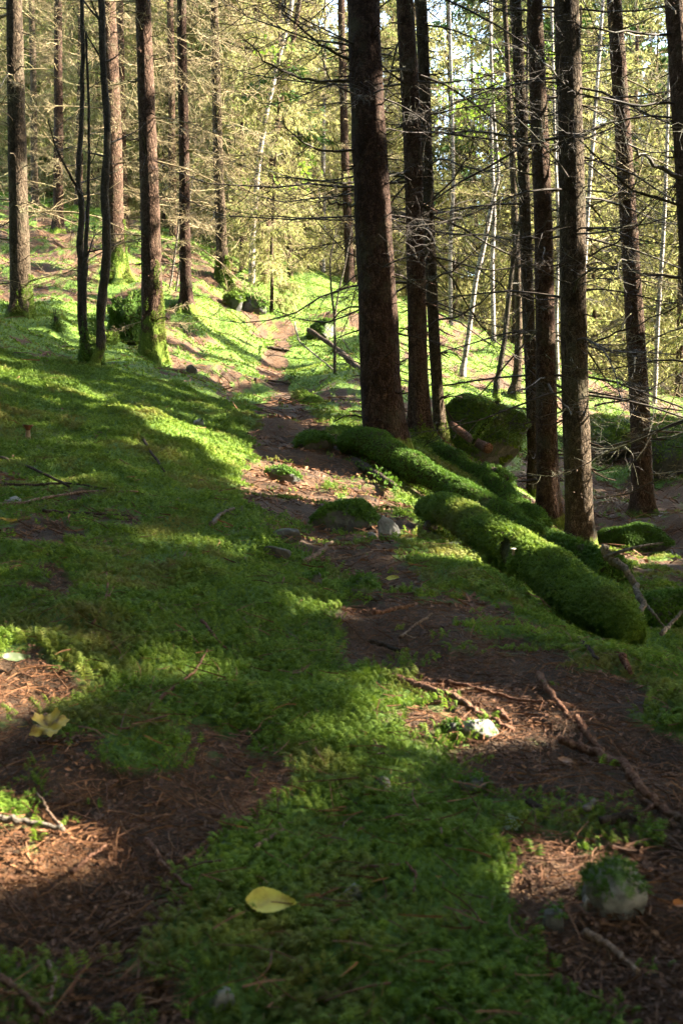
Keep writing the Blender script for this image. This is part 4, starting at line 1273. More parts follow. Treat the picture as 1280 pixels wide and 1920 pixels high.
placed = [W(p[0], 900, p[1])[:2] for p in ((40, 12), (287, 11.4), (218, 16), (349, 15), (418, 19), (110, 20), (66, 24), (236, 22), (326, 22), (572, 26), (655, 23), (470, 20), (500, 21), (966, 16), (866, 17))]
zones = [
    # pixel range, distance range, count, minimum spacing, label, group, prototypes
    ((-150, 560), (25, 62), 88, 1.3, 'slender spruce in the dense brown stand up the left slope', 'spruces in the stand up the left slope', (0, 1, 2, 3, 5)),
    ((420, 560), (22.5, 30), 9, 1.0, 'twiggy spruce in the sunlit thicket just beyond the crest', 'spruces in the thicket beyond the crest', (3, 5, 1)),
    ((560, 800), (28, 75), 44, 1.5, 'distant spruce beyond the crest between the biggest trunk and the white birch', 'distant spruces beyond the crest', (1, 3, 4, 5)),
    ((790, 1010), (25, 85), 19, 1.6, 'distant twiggy spruce behind the birches in the light gap', 'distant spruces behind the birches', (1, 3, 4, 5)),
    ((1010, 1480), (17, 75), 64, 1.5, 'twiggy spruce in the bright thicket behind the right hand trunks', 'spruces in the thicket behind the right trunks', (0, 1, 3, 4, 5)),
]
for px_, Y_, k_, sc_, lab_ in ((508, 18.6, 3, 0.55, 'low twiggy spruce at the crest hiding the foot of the leaning white birch'), (452, 20.5, 5, 0.7, 'dead twiggy spruce right behind the sunlit pale trunk'), (545, 22.5, 4, 0.6, 'young greenish spruce on the crest right of the leaning stems')):
    thicket(float(W(px_, 0, Y_)[0]), Y_, k_, 1.0 + px_, sc_, lab_, None)
for (x0, x1), (y0, y1), cnt, sep, lab, grp, ks in zones:
    done = tries = 0
    while done < cnt and tries < 4000:
        tries += 1
        Y = y0 + (y1 - y0) * rng.random() ** 0.8
        p = np.array([(rng.uniform(x0, x1) - 640) / F * Y, Y])
        if min(np.hypot(*(p - q)) for q in placed) < sep:
            continue
        if x0 == 1010 and 2.5 < p[0] < 15 and 16.0 < p[1] - p[0] * S[1] / S[0] < 23.5 and rng.random() < 0.92:
            continue
        placed.append(p)
        thicket(p[0], p[1], int(rng.choice(ks if Y < (38 if x0 < 500 else 44) else (6, 7))), rng.uniform(0, 6.28), rng.uniform(0.85, 1.2), lab, grp)
        done += 1

# ------------------------------------------------------------------ unseen spruces added on the right to shade the path, crowns cut for light
def shade_tree(X, Y, r):
    z = float(Hq(np.array([X]), np.array([Y]))[0])
    base = np.array([X, Y, z])
    Hh = r.uniform(15, 21)
    t = thing('spruce_tree', 'tall unseen spruce added on the right for shade, crown cut for sun patches', 'tree', base, 'unseen spruces added right of the view for shade')
    zz = np.concatenate([np.arange(-0.4, 1.2, 0.2), np.linspace(1.2, Hh, 16)])
    rad = np.interp(zz, [-0.4, Hh], [r.uniform(0.10, 0.17), 0.02])
    V, Q = stem_geo(np.stack([0 * zz, 0 * zz, zz], 1), rad, 10, r, 0.05, 0.4)
    link('trunk', mesh('trunk', V, Q, None, [BARK]), t)
    P, D, Wd, ln, wd, C, R = crown_leaves(r.uniform(3.5, 6.0), Hh, 2.5, 66, r, (0.34, 0.13), 24, 4)
    k = keep_leaf(P + base, D, Wd, ln, wd)
    s_ = Soup()
    add_leaves(s_, P[k], D[k], Wd[k], ln[k], wd[k], 0)
    k = keep_bough(C + base)
    V, Q = tubes(C[k], R[k], 3)
    s_.add(V, Q, None, 1)
    link('crown', s_.mesh('crown', [SPRUCE, TWIG_DARK], False), t)

rs = np.random.default_rng(77)
# no stem of these added trees may close the lanes through which the near patches get their sun
LANES = [(G(x, y)[:2], w_) for x, y, w_ in ((60, 1590, 0.30), (20, 1300, 0.25), (800, 1320, 0.3), (900, 1370, 0.25), (740, 935, 0.33), (600, 905, 0.3), (520, 875, 0.25), (60, 700, 0.28), (250, 760, 0.28), (420, 830, 0.28))]
LANES += [(W(970, 990, 4.3)[:2], 0.28), (W(1105, 800, 9.0)[:2], 0.25), (W(795, 690, 9.0)[:2], 0.25), (W(718, 450, 8.0)[:2], 0.3)]
pts = []
tries = 0
while len(pts) < 90 and tries < 6000:
    tries += 1
    X, Y = rs.uniform(3.0, 27), rs.uniform(-5, 16)
    if X < 0.36 * Y + 3.2:
        continue
    if pts and min(math.hypot(X - a, Y - b) for a, b in pts) < 1.75:
        continue
    if any(abs((X - q[0]) * S[1] - (Y - q[1]) * S[0]) / math.hypot(S[0], S[1]) < w_ for q, w_ in LANES):
        continue
    pts.append((X, Y))
for X, Y in pts:
    shade_tree(X, Y, rs)

PROTO.append(thicket_proto(209, 17, 0.12, 30, 4.0, BARK_GREY, TWIG, (0.8, 1.8), 110, True))
PROTO.append(thicket_proto(210, 15, 0.10, 30, 3.2, BARK, TWIG, (0.8, 1.8), 100, True))
back = []  # unseen trees added behind and left to keep skylight off the trunk fronts
tries = 0
while len(back) < 40 and tries < 5000:
    tries += 1
    X, Y = rs.uniform(-15, 7), rs.uniform(-13, 13)
    if (Y > -2.6 and X > -0.40 * Y - 3.6) or (X > 2.0 and Y > -5):
        continue
    if back and min(math.hypot(X - a, Y - b) for a, b in back) < 2.1:
        continue
    back.append((X, Y))
    thicket(X, Y, 8 + len(back) % 2, rs.uniform(0, 6.28), rs.uniform(0.9, 1.15), 'unseen green spruce added behind and left of the path to dim the skylight', 'unseen spruces added behind the view to dim the skylight')

# ------------------------------------------------------------------ fallen logs
def log(label, pts, mat=LOGBARK, moss=7000, msize=(0.018, 0.045), moss_mat=MOSS_DEEP, name='fallen_log', seed=1, rough=0.16, cover=0.0, lod=1):
    """pts: (px, py, Y, radius in metres) along the axis"""
    r = np.random.default_rng(seed + 300)
    K = np.array([W(*p[:3]) for p in pts]); Rk = np.array([p[3] for p in pts])
    n = 70
    u = np.linspace(0, 1, len(K)); uu = np.linspace(0, 1, n)
    P = np.stack([np.interp(uu, u, K[:, i]) for i in range(3)], 1)
    for _ in range(4):
        P[1:-1] = 0.25 * P[:-2] + 0.5 * P[1:-1] + 0.25 * P[2:]
    R = np.interp(uu, u, Rk)
    P[:, 2] += 0.07 * R * fbm(uu * 4, seed * 3.1, 0, seed, 2)
    R = R * (1 + 0.06 * fbm(uu * 5, seed, 0, seed + 3, 2))
    sides = 28
    V, Q = tubes(P[None], R[None], sides)
    A_ = np.repeat(P, sides, 0)
    d = V - A_
    V = A_ + d * (1 + rough * 1.6 * fbm(V[:, 0] * 5, V[:, 1] * 5, V[:, 2] * 5, seed, 3))[:, None]
    c0, c1 = len(V), len(V) + 1
    V = np.vstack([V, P[0] - (P[1] - P[0]) * 0.6, P[-1] + (P[-1] - P[-2]) * 0.6])
    a = np.arange(sides); b = (a + 1) % sides
    T = np.concatenate([np.stack([b, a, np.full(sides, c0)], 1), np.stack([(n - 1) * sides + a, (n - 1) * sides + b, np.full(sides, c1)], 1)])
    loc = K[len(K) // 2]
    t = thing(name, label, 'log', loc)
    sp = Soup(); sp.add(V, Q, T)
    link('trunk', sp.mesh('trunk', [mat], True, loc), t)
    if moss:
        i = r.integers(0, n - 1, moss); f = r.random(moss)[:, None]
        s_ = r.integers(0, sides, moss)
        k0, k1 = i * sides + s_, (i + 1) * sides + s_
        Pm = V[k0] * (1 - f) + V[k1] * f
        ax_ = P[i] * (1 - f) + P[i + 1] * f
        Nm = Pm - ax_; Nm /= np.linalg.norm(Nm, axis=1, keepdims=True)
        jit = r.normal(0, 0.012, (moss, 3)); Pm = Pm + jit - (jit * Nm).sum(1, keepdims=True) * Nm
        kk = (Nm[:, 2] > -0.55) & (fbm(Pm[:, 0] * 5, Pm[:, 1] * 5, Pm[:, 2] * 5, 8, 2) > -0.75 + cover)
        Pm, Nm = Pm[kk], Nm[kk]
        Pm = Pm + Nm * (0.14 * R.mean() * np.maximum(0, fbm(Pm[:, 0] * 9, Pm[:, 1] * 9, Pm[:, 2] * 9, 21, 2)))[:, None]
        for e_, s0, dr in ((0, c0, P[0] - P[1]), (n - 1, c1, P[-1] - P[-2])):
            m_ = moss // 22
            w_ = np.sqrt(r.random(m_))[:, None]
            k0 = e_ * sides + r.integers(0, sides, m_)
            Pe = V[s0] * (1 - w_) + V[k0] * w_
            dn = dr / np.linalg.norm(dr)
            Ne = (V[k0] - P[e_]) / np.linalg.norm(V[k0] - P[e_], axis=1, keepdims=True) * w_ + dn
            Pm = np.vstack([Pm, Pe]); Nm = np.vstack([Nm, Ne / np.linalg.norm(Ne, axis=1, keepdims=True)])
        hang = np.tile(np.array([[0, 0, -0.5]]), (len(Pm), 1))
        moss_part(t, Pm, Nm, r.uniform(msize[0], msize[1], len(Pm)), lod, moss_mat, follow=hang)
    return t

log('mossy log lying against the foot of the biggest trunk', [(652, 830, 7.6, 0.08), (690, 822, 7.4, 0.10), (760, 866, 7.0, 0.085), (850, 915, 6.6, 0.078), (930, 962, 6.2, 0.072), (1000, 1002, 5.9, 0.062)], seed=1, moss=22000, msize=(0.010, 0.022), cover=0.08)
log('mossy log farther back, half hidden behind the one at the biggest trunk', [(795, 850, 8.9, 0.08), (840, 866, 8.6, 0.10), (900, 902, 8.2, 0.095), (960, 950, 7.8, 0.085), (1012, 990, 7.5, 0.07)], seed=2, moss=20000, msize=(0.012, 0.026))
log('nearest and longest mossy log, a soft green ridge along the right side of the path', [(795, 955, 4.95, 0.03), (840, 956, 4.75, 0.06), (900, 993, 4.4, 0.072), (980, 1047, 4.05, 0.076), (1060, 1098, 3.75, 0.08), (1130, 1142, 3.45, 0.076), (1165, 1168, 3.32, 0.055), (1182, 1190, 3.27, 0.03)], seed=3, moss=36000, msize=(0.010, 0.024), moss_mat=MOSS, lod=1, rough=0.12, cover=0.0)
log('low mossy log with a dark underside beside the upper path', [(585, 712, 13.0, 0.06), (630, 712, 13.0, 0.09), (690, 712, 13.0, 0.09), (730, 714, 13.0, 0.08)], seed=4, moss=4000)
log('short mossy log end beside the path below the sapling', [(560, 745, 11.3, 0.08), (585, 762, 11.0, 0.12), (600, 780, 10.7, 0.09)], seed=5, moss=2500, moss_mat=MOSS)
log('bare reddish fallen stem in front of the big boulder', [(845, 795, 10.2, 0.03), (880, 822, 9.9, 0.035), (915, 842, 9.6, 0.04)], mat=WOOD_RED, moss=0, seed=6)
log('thin green mossy branch leaning on the big boulder', [(885, 832, 9.7, 0.014), (905, 800, 9.6, 0.02), (922, 775, 9.6, 0.02), (932, 752, 9.6, 0.018)], mat=LOGBARK, moss=900, msize=(0.015, 0.035), moss_mat=MOSS, seed=7)
log('thin mossy log on the ground behind the twin dark stems', [(85, 590, 12.5, 0.04), (125, 610, 12.2, 0.05), (180, 650, 11.6, 0.05), (205, 672, 11.0, 0.04)], seed=8, moss=1500, moss_mat=MOSS)
log('dark decaying branch lying on the slope above the mossy log', [(600, 835, 7.9, 0.025), (640, 850, 7.7, 0.03), (690, 880, 7.1, 0.03), (740, 912, 6.5, 0.02)], mat=WOOD_BLACK, moss=300, seed=9, cover=0.6)
log('dark fallen branch across the slope behind the sapling', [(578, 618, 14.5, 0.03), (620, 645, 14.0, 0.03), (660, 680, 13.3, 0.035), (690, 705, 12.7, 0.03)], mat=WOOD_BLACK, moss=0, seed=10)
log('low mossy mound of a sunken log at the foot of the stout spruce', [(1010, 1020, 7.2, 0.09), (1060, 1045, 6.9, 0.11), (1120, 1062, 6.6, 0.10), (1150, 1070, 6.4, 0.07)], seed=11, moss=3500)
log('dark broken stump end lying on the needle slope', [(900, 880, 9.0, 0.05), (930, 895, 8.8, 0.06), (955, 905, 8.7, 0.05)], mat=WOOD_BLACK, moss=800, seed=12, cover=0.3)

# ------------------------------------------------------------------ stones, boulders, stumps
def ico(sub):
    import bmesh
    bm = bmesh.new()
    bmesh.ops.create_icosphere(bm, subdivisions=sub, radius=1.0)
    V = np.array([v.co[:] for v in bm.verts]); T = np.array([[v.index for v in f.verts] for f in bm.faces])
    bm.free()
    return V, T
ICO = {k: ico(k) for k in (3, 4, 5)}

def stone(label, px, py, wpx, hpx, mat, moss=0, depth=0.8, sub=4, rough=0.22, Y=None, name='stone', cat='stone', sink=0.35, mm=MOSS_DEEP, msize=(0.014, 0.034), seed=1, lean=0.0, lod=1, flat=False, cover=0.1, facets=9):
    """px, py: where its foot meets the ground, wpx / hpx: its size in the photograph"""
    r = np.random.default_rng(seed * 31 + int(px))
    g = G(px, py) if Y is None else W(px, py, Y)
    Y = g[1]
    hw, hh = wpx / 2 / F * Y, hpx / F * Y
    V, T = ICO[sub]
    V = V.copy()
    o = r.uniform(0, 50, 3)
    n1 = fbm(V[:, 0] * 1.1 + o[0], V[:, 1] * 1.1 + o[1], V[:, 2] * 1.1 + o[2], 2, 4)
    V *= (1 + 1.5 * rough * n1)[:, None]
    # flatten a few faces as broken stone has
    for _ in range(facets):
        d = r.normal(size=3); d /= np.linalg.norm(d)
        c = r.uniform(0.5, 0.88)
        k = V @ d
        V -= np.maximum(k - c, 0)[:, None] * d[None] * 0.8
    V /= np.abs(V).max(0)
    top = hh / (1 - sink) if not flat else hh
    V = V * np.array([hw, hw * depth, top * 0.5 + hw * 0.0])
    V[:, 2] += top * 0.5 - top * sink
    if lean:
        V[:, 2] += lean * V[:, 0]
    t = thing(name, label, cat, (g[0], g[1] + hw * depth * 0.6, g[2]))
    t.location[2] = float(min(g[2], H(g[0], g[1] + hw * depth * 0.6)))
    body = link('stone' if name == 'stone' else 'rock', mesh('stone', V, None, T, [mat]), t)
    if moss:
        k = int(moss)
        ti = r.integers(0, len(T), k)
        w = r.dirichlet((1, 1, 1), k)
        Pm = (V[T[ti]] * w[:, :, None]).sum(1)
        e1, e2 = V[T[ti, 1]] - V[T[ti, 0]], V[T[ti, 2]] - V[T[ti, 0]]
        Nm = np.cross(e1, e2); Nm /= np.linalg.norm(Nm, axis=1, keepdims=True) + 1e-12
        kk = (Nm[:, 2] + 0.7 * fbm(Pm[:, 0] * 4 / hw * 0.3, Pm[:, 1] * 4 / hw * 0.3, Pm[:, 2] * 4 / hw * 0.3, 6, 2) > cover)
        loc = np.array(t.location)
        Pm, Nm = Pm[kk] + loc, Nm[kk]
        moss_part(t, Pm, Nm, r.uniform(msize[0], msize[1], len(Pm)), lod, mm, follow=np.tile(np.array([[0, 0, -0.4]]), (len(Pm), 1)))
    return t

stone('big dark boulder with a mossy cap behind the right hand logs', 893, 862, 240, 138, ROCK_MOSSY, 32000, 0.8, 5, 0.16, 10.6, 'boulder', 'boulder', 0.25, MOSS, (0.022, 0.045), 1, cover=-0.4, facets=5)
stone('mossy boulder at the right edge behind the twig wrapped spruce', 1275, 880, 190, 120, ROCK_MOSSY, 14000, 0.9, 4, 0.2, 14.0, 'boulder', 'boulder', 0.3, MOSS, (0.025, 0.05), 2, cover=-0.6, facets=3)
stone('low mossy boulder in the background between the right hand trunks', 1130, 840, 210, 75, ROCK_MOSSY, 12000, 0.8, 4, 0.2, 15.0, 'boulder', 'boulder', 0.3, MOSS, (0.025, 0.05), 3, cover=-0.6, facets=3)
stone('long low mossy mound in the hollow right of the stout spruce', 1190, 1010, 150, 40, ROCK_MOSSY, 9000, 0.7, 4, 0.2, 9.6, 'boulder', 'boulder', 0.4, MOSS_DEEP, (0.02, 0.04), 33, cover=-0.5, facets=2)
stone('dark mossy hump above the path near the sapling', 608, 635, 64, 40, ROCK_MOSSY, 3500, 0.8, 4, 0.2, None, 'boulder', 'boulder', 0.3, MOSS_DEEP, (0.03, 0.06), 4)
stone('dark mossy hump below the sunlit crest left of the path', 472, 585, 60, 32, ROCK_MOSSY, 3000, 0.8, 4, 0.2, None, 'boulder', 'boulder', 0.3, MOSS_DEEP, (0.03, 0.07), 5)
stone('smaller mossy hump beside the dark one below the crest', 436, 580, 40, 30, ROCK_MOSSY, 2000, 0.8, 4, 0.2, None, 'boulder', 'boulder', 0.3, MOSS, (0.03, 0.07), 6)
stone('rounded mossy mound right of the path below the log end', 595, 838, 82, 30, ROCK_MOSSY, 4000, 0.8, 4, 0.15, None, 'boulder', 'boulder', 0.3, MOSS_DEEP, (0.02, 0.045), 7)
stone('mossy stone standing in the middle of the path', 528, 900, 70, 27, ROCK_MOSSY, 1500, 0.8, 4, 0.2, None, 'stone', 'stone', 0.3, MOSS_DEEP, (0.015, 0.03), 8)
stone('wide flat moss covered rock at the right side of the path', 650, 990, 140, 52, ROCK_MOSSY, 5000, 1.1, 4, 0.12, None, 'stone', 'stone', 0.4, MOSS_DEEP, (0.012, 0.028), 9)
stone('bare pale stone leaning against the flat mossy rock', 724, 1002, 52, 40, ROCK_PALE, 0, 0.5, 4, 0.25, None, lean=-0.5, seed=10)
stone('small white stone beside the flat mossy rock', 697, 1008, 20, 14, ROCK_PALE, 0, seed=11)
stone('dark flat stone in the left side of the path', 535, 1006, 66, 20, ROCK, 0, seed=12)
stone('rounded pale grey stone at the left border of the path', 516, 1046, 62, 30, ROCK, 120, seed=13)
stone('small grey stone half sunk below the rounded pale one', 592, 1096, 30, 26, ROCK, 80, seed=14)
stone('broad speckled stone in the middle of the path near a yellow leaf', 684, 1115, 80, 34, ROCK, 500, 0.9, 4, 0.15, seed=15, msize=(0.012, 0.026))
stone('brown grey stone near the upper end of the nearest log', 806, 992, 34, 22, ROCK, 60, seed=16)
stone('flat pale slab in the sunlit patch under the reddish root', 902, 1380, 82, 28, ROCK_PALE, 60, 0.6, 4, 0.2, seed=17, msize=(0.008, 0.016))
stone('small mossy stone left of the flat pale slab', 848, 1382, 40, 24, ROCK, 200, seed=18, msize=(0.008, 0.018))
stone('largest foreground stone, mossy with white lichen at the lower right', 1165, 1705, 135, 84, ROCK_NEAR, 1100, 0.9, 5, 0.16, None, facets=1, sink=0.42, seed=19, msize=(0.006, 0.013), lod=0, cover=0.35)
stone('angular grey stone poking out of the foreground moss', 712, 1490, 44, 34, ROCK, 60, seed=20, msize=(0.008, 0.016))
stone('mossy grey stone in the moss right of the angular one', 890, 1486, 60, 26, ROCK, 250, seed=21, msize=(0.008, 0.018))
stone('pale rounded stone sunk in the moss right of the big leaf', 662, 1690, 48, 34, ROCK_PALE, 50, seed=22, msize=(0.007, 0.015))
stone('blurred whitish stone at the bottom edge', 420, 1895, 58, 36, ROCK_PALE, 60, sink=0.5, facets=3, seed=23, msize=(0.007, 0.015))
stone('pale stone among dark twigs at the left edge', 20, 950, 56, 20, ROCK_PALE, 60, seed=24)
stone('pale stone at the top of the sunlit bank', 372, 800, 30, 16, ROCK_PALE, 30, seed=25)
stone('grey stone below the largest foreground one', 1042, 1740, 46, 36, ROCK, 60, seed=26, msize=(0.008, 0.016))
stone('little white pebble beside the largest foreground stone', 1098, 1700, 22, 20, ROCK_PALE, 0, 0.9, 3, seed=27)
stone('small stone on the moss slope under the mossy footed trunk', 358, 700, 24, 18, ROCK, 0, 0.9, 3, seed=28)
stone('mossy block hiding at the right edge below the curved branch', 1262, 1175, 110, 90, ROCK_MOSSY, 5000, 0.8, 4, 0.2, 5.2, 'boulder', 'boulder', 0.3, MOSS_DEEP, (0.015, 0.03), 29, cover=-0.6)

def lichen_tuft():
    g = G(957, 1548)
    r = np.random.default_rng(5)
    k = 260
    d = r.normal(size=(k, 3)); d[:, 2] = np.abs(d[:, 2]); d /= np.linalg.norm(d, axis=1, keepdims=True)
    P = g + d * np.array([0.014, 0.014, 0.008]) * r.random(k)[:, None]
    V, T = fronds(P, d, r.uniform(0.006, 0.013, k), 1)
    o = link('lichen_tuft', mesh('lichen_tuft', V - g, None, T, [LICHEN], None, False), None, g)
    tag(o, 'pale grey green lichen tuft lying on the needles', 'lichen')
lichen_tuft()

def stump(label, px, py, Y, wpx, hpx, seed, mat=LOGBARK, moss=3500, jag=0.35, mm=MOSS_DEEP):
    r = np.random.default_rng(seed + 60)
    b = W(px, py, Y); b[2] = float(H(b[0], b[1])) - 0.03
    R, hh = wpx / 2 / F * Y, hpx / F * Y
    sides, n = 40, 16
    a = np.arange(sides) * 2 * math.pi / sides
    z = np.linspace(0, 1, n)
    prof = 1 + 0.5 * np.exp(-z / 0.15)
    rim = hh * (1 - jag * 0.5 + jag * fbm(np.cos(a) * 2 + seed, np.sin(a) * 2, 0, seed, 3))
    rr = R * prof[:, None] * (1 + 0.14 * np.sin(5 * a + seed)[None] + 0.12 * fbm(np.cos(a)[None] * 2, np.sin(a)[None] * 2, z[:, None] * 3, seed, 2)) / 1.15
    V = np.stack([np.cos(a)[None] * rr, np.sin(a)[None] * rr, z[:, None] * rim[None] - 0.05], -1).reshape(-1, 3)
    idx = np.arange(n * sides).reshape(n, sides); nx = np.roll(idx, -1, 1)
    Q = np.stack([idx[:-1], nx[:-1], nx[1:], idx[1:]], -1).reshape(-1, 4)
    inner = np.stack([np.cos(a) * rr[-1] * 0.5, np.sin(a) * rr[-1] * 0.5, rim * 0.75 - 0.05], -1)
    V = np.vstack([V, inner, [[0, 0, hh * 0.6]]])
    i0 = n * sides
    ii = np.arange(sides); jj = (ii + 1) % sides
    Q = np.vstack([Q, np.stack([idx[-1], nx[-1], i0 + jj, i0 + ii], -1)])
    T = np.stack([i0 + ii, i0 + jj, np.full(sides, i0 + sides)], 1)
    t = thing('tree_stump', label, 'stump', b)
    sp = Soup(); sp.add(V, Q, T)
    link('stump', sp.mesh('stump', [mat]), t)
    if moss:
        qi = r.integers(0, len(Q), moss)
        w = r.dirichlet((1, 1, 1, 1), moss)
        Pm = (V[Q[qi]] * w[:, :, None]).sum(1)
        Nm = np.cross(V[Q[qi, 1]] - V[Q[qi, 0]], V[Q[qi, 3]] - V[Q[qi, 0]]); Nm /= np.linalg.norm(Nm, axis=1, keepdims=True) + 1e-12
        moss_part(t, Pm + b, Nm, r.uniform(0.018, 0.045, moss) * Y / 11, 1, mm, follow=np.tile(np.array([[0, 0, -0.5]]), (moss, 1)))
stump('broad old mossy stump behind the reddish mossy footed trunk', 236, 645, 12.3, 66, 75, 1, moss=5000)
stump('taller broken mossy stump behind the broad one', 242, 600, 13.2, 54, 70, 2, moss=3500)
stump('small round mossy knob in front of the broad stump', 206, 640, 11.9, 26, 28, 3, moss=1500, jag=0.1, mm=MOSS)
stump('thin rotten snag standing right of the left edge spruce', 107, 632, 11.6, 12, 46, 4, mat=BARK_BLACK, moss=200, jag=0.4)
stump('sawn brown stump end showing above the curved pale branch', 1085, 1082, 6.3, 90, 28, 5, mat=WOOD, moss=500, jag=0.2)

# ------------------------------------------------------------------ sticks and roots
def stick(label, pts, rpx, mat, name='stick', cat='stick', seed=1, lift=1.0, side=0, abs_Y=None):
    """pts: pixels of the photograph on the ground"""
    r = np.random.default_rng(seed + 500)
    K = []
    for p in pts:
        K.append(G(p[0], p[1], 0.0) if len(p) == 2 else W(*p))
    K = np.array(K)
    Ym = K[:, 1].mean()
    rad = rpx / F * Ym
    if len(pts[0]) == 2:
        K[:, 2] += rad * lift + 0.006
    n = max(10, 6 * len(K))
    u = np.linspace(0, 1, len(K)); uu = np.linspace(0, 1, n)
    P = np.stack([np.interp(uu, u, K[:, i]) for i in range(3)], 1)
    P[1:-1] = 0.25 * P[:-2] + 0.5 * P[1:-1] + 0.25 * P[2:]
    P += r.normal(0, rad * 0.25, P.shape)
    R = rad * np.linspace(1.1, 0.6, n) * (1 + 0.12 * fbm(uu * 7, seed, 0, seed, 2))
    sp = Soup()
    V, Q = tubes(P[None], R[None], 8)
    k = len(V)
    V = np.vstack([V, P[0], P[-1]])
    a = np.arange(8); b = (a + 1) % 8
    T = np.concatenate([np.stack([b, a, np.full(8, k)], 1), np.stack([(n - 1) * 8 + a, (n - 1) * 8 + b, np.full(8, k + 1)], 1)])
    sp.add(V, Q, T)
    for s_ in range(side):
        i = r.integers(2, n - 2)
        D = r.normal(size=(1, 3)) * np.array([1, 1, 0.3]); D += (P[i + 1] - P[i]) / np.linalg.norm(P[i + 1] - P[i]); D /= np.linalg.norm(D)
        C = curvy(P[i][None], D, np.array([rad * r.uniform(8, 22)]), 5, 0.1, r)
        if len(pts[0]) == 2:
            C[0, 1:, 2] = H(C[0, 1:, 0], C[0, 1:, 1]) + rad * 0.3
        V, Q = tubes(C, (R[i] * np.linspace(0.6, 0.2, 5))[None], 5)
        sp.add(V, Q)
    o = link(name, sp.mesh(name, [mat], True, K[0]), None, K[0])
    tag(o, label, cat)
    return o

RT = [
    ('reddish root arching out of the soil in the sunlit patch', [(735, 1272), (790, 1292), (850, 1310), (890, 1340), (960, 1370)], 11, WOOD_RED, 2),
    ('thin dark root running right beside the reddish one', [(820, 1280), (880, 1292), (960, 1315), (1020, 1322)], 5, WOOD_RED, 1),
    ('short knobbly reddish root crossing the path edge', [(1008, 1268), (1025, 1290), (1050, 1330), (1066, 1350)], 8, WOOD_RED, 2),
    ('longest root winding down to the right edge of the foreground', [(1050, 1395), (1110, 1415), (1170, 1440), (1200, 1485), (1250, 1530), (1300, 1560)], 12, WOOD_RED, 3),
    ('side root running from the short knobbly one to the longest', [(1080, 1350), (1100, 1385), (1130, 1415)], 8, WOOD_RED, 1),
    ('broken reddish chunk of root right of the sunlit patch', [(932, 1335), (950, 1352)], 8, WOOD_RED, 0),
    ('root step across the upper path', [(478, 712), (500, 715), (545, 722)], 3, WOOD_BLACK, 1),
    ('dark root step where the path bends left', [(500, 652), (525, 656), (545, 660)], 4, WOOD_BLACK, 1),
    ('gnarled grey root beside the rounded pale stone', [(572, 1058), (600, 1040), (622, 1016)], 7, WOOD, 1),
]
for k, (lab, pts, rp, m, sd) in enumerate(RT):
    stick(lab, pts, rp * 0.8, m, 'root', 'root', 10 + k, -0.1, sd)
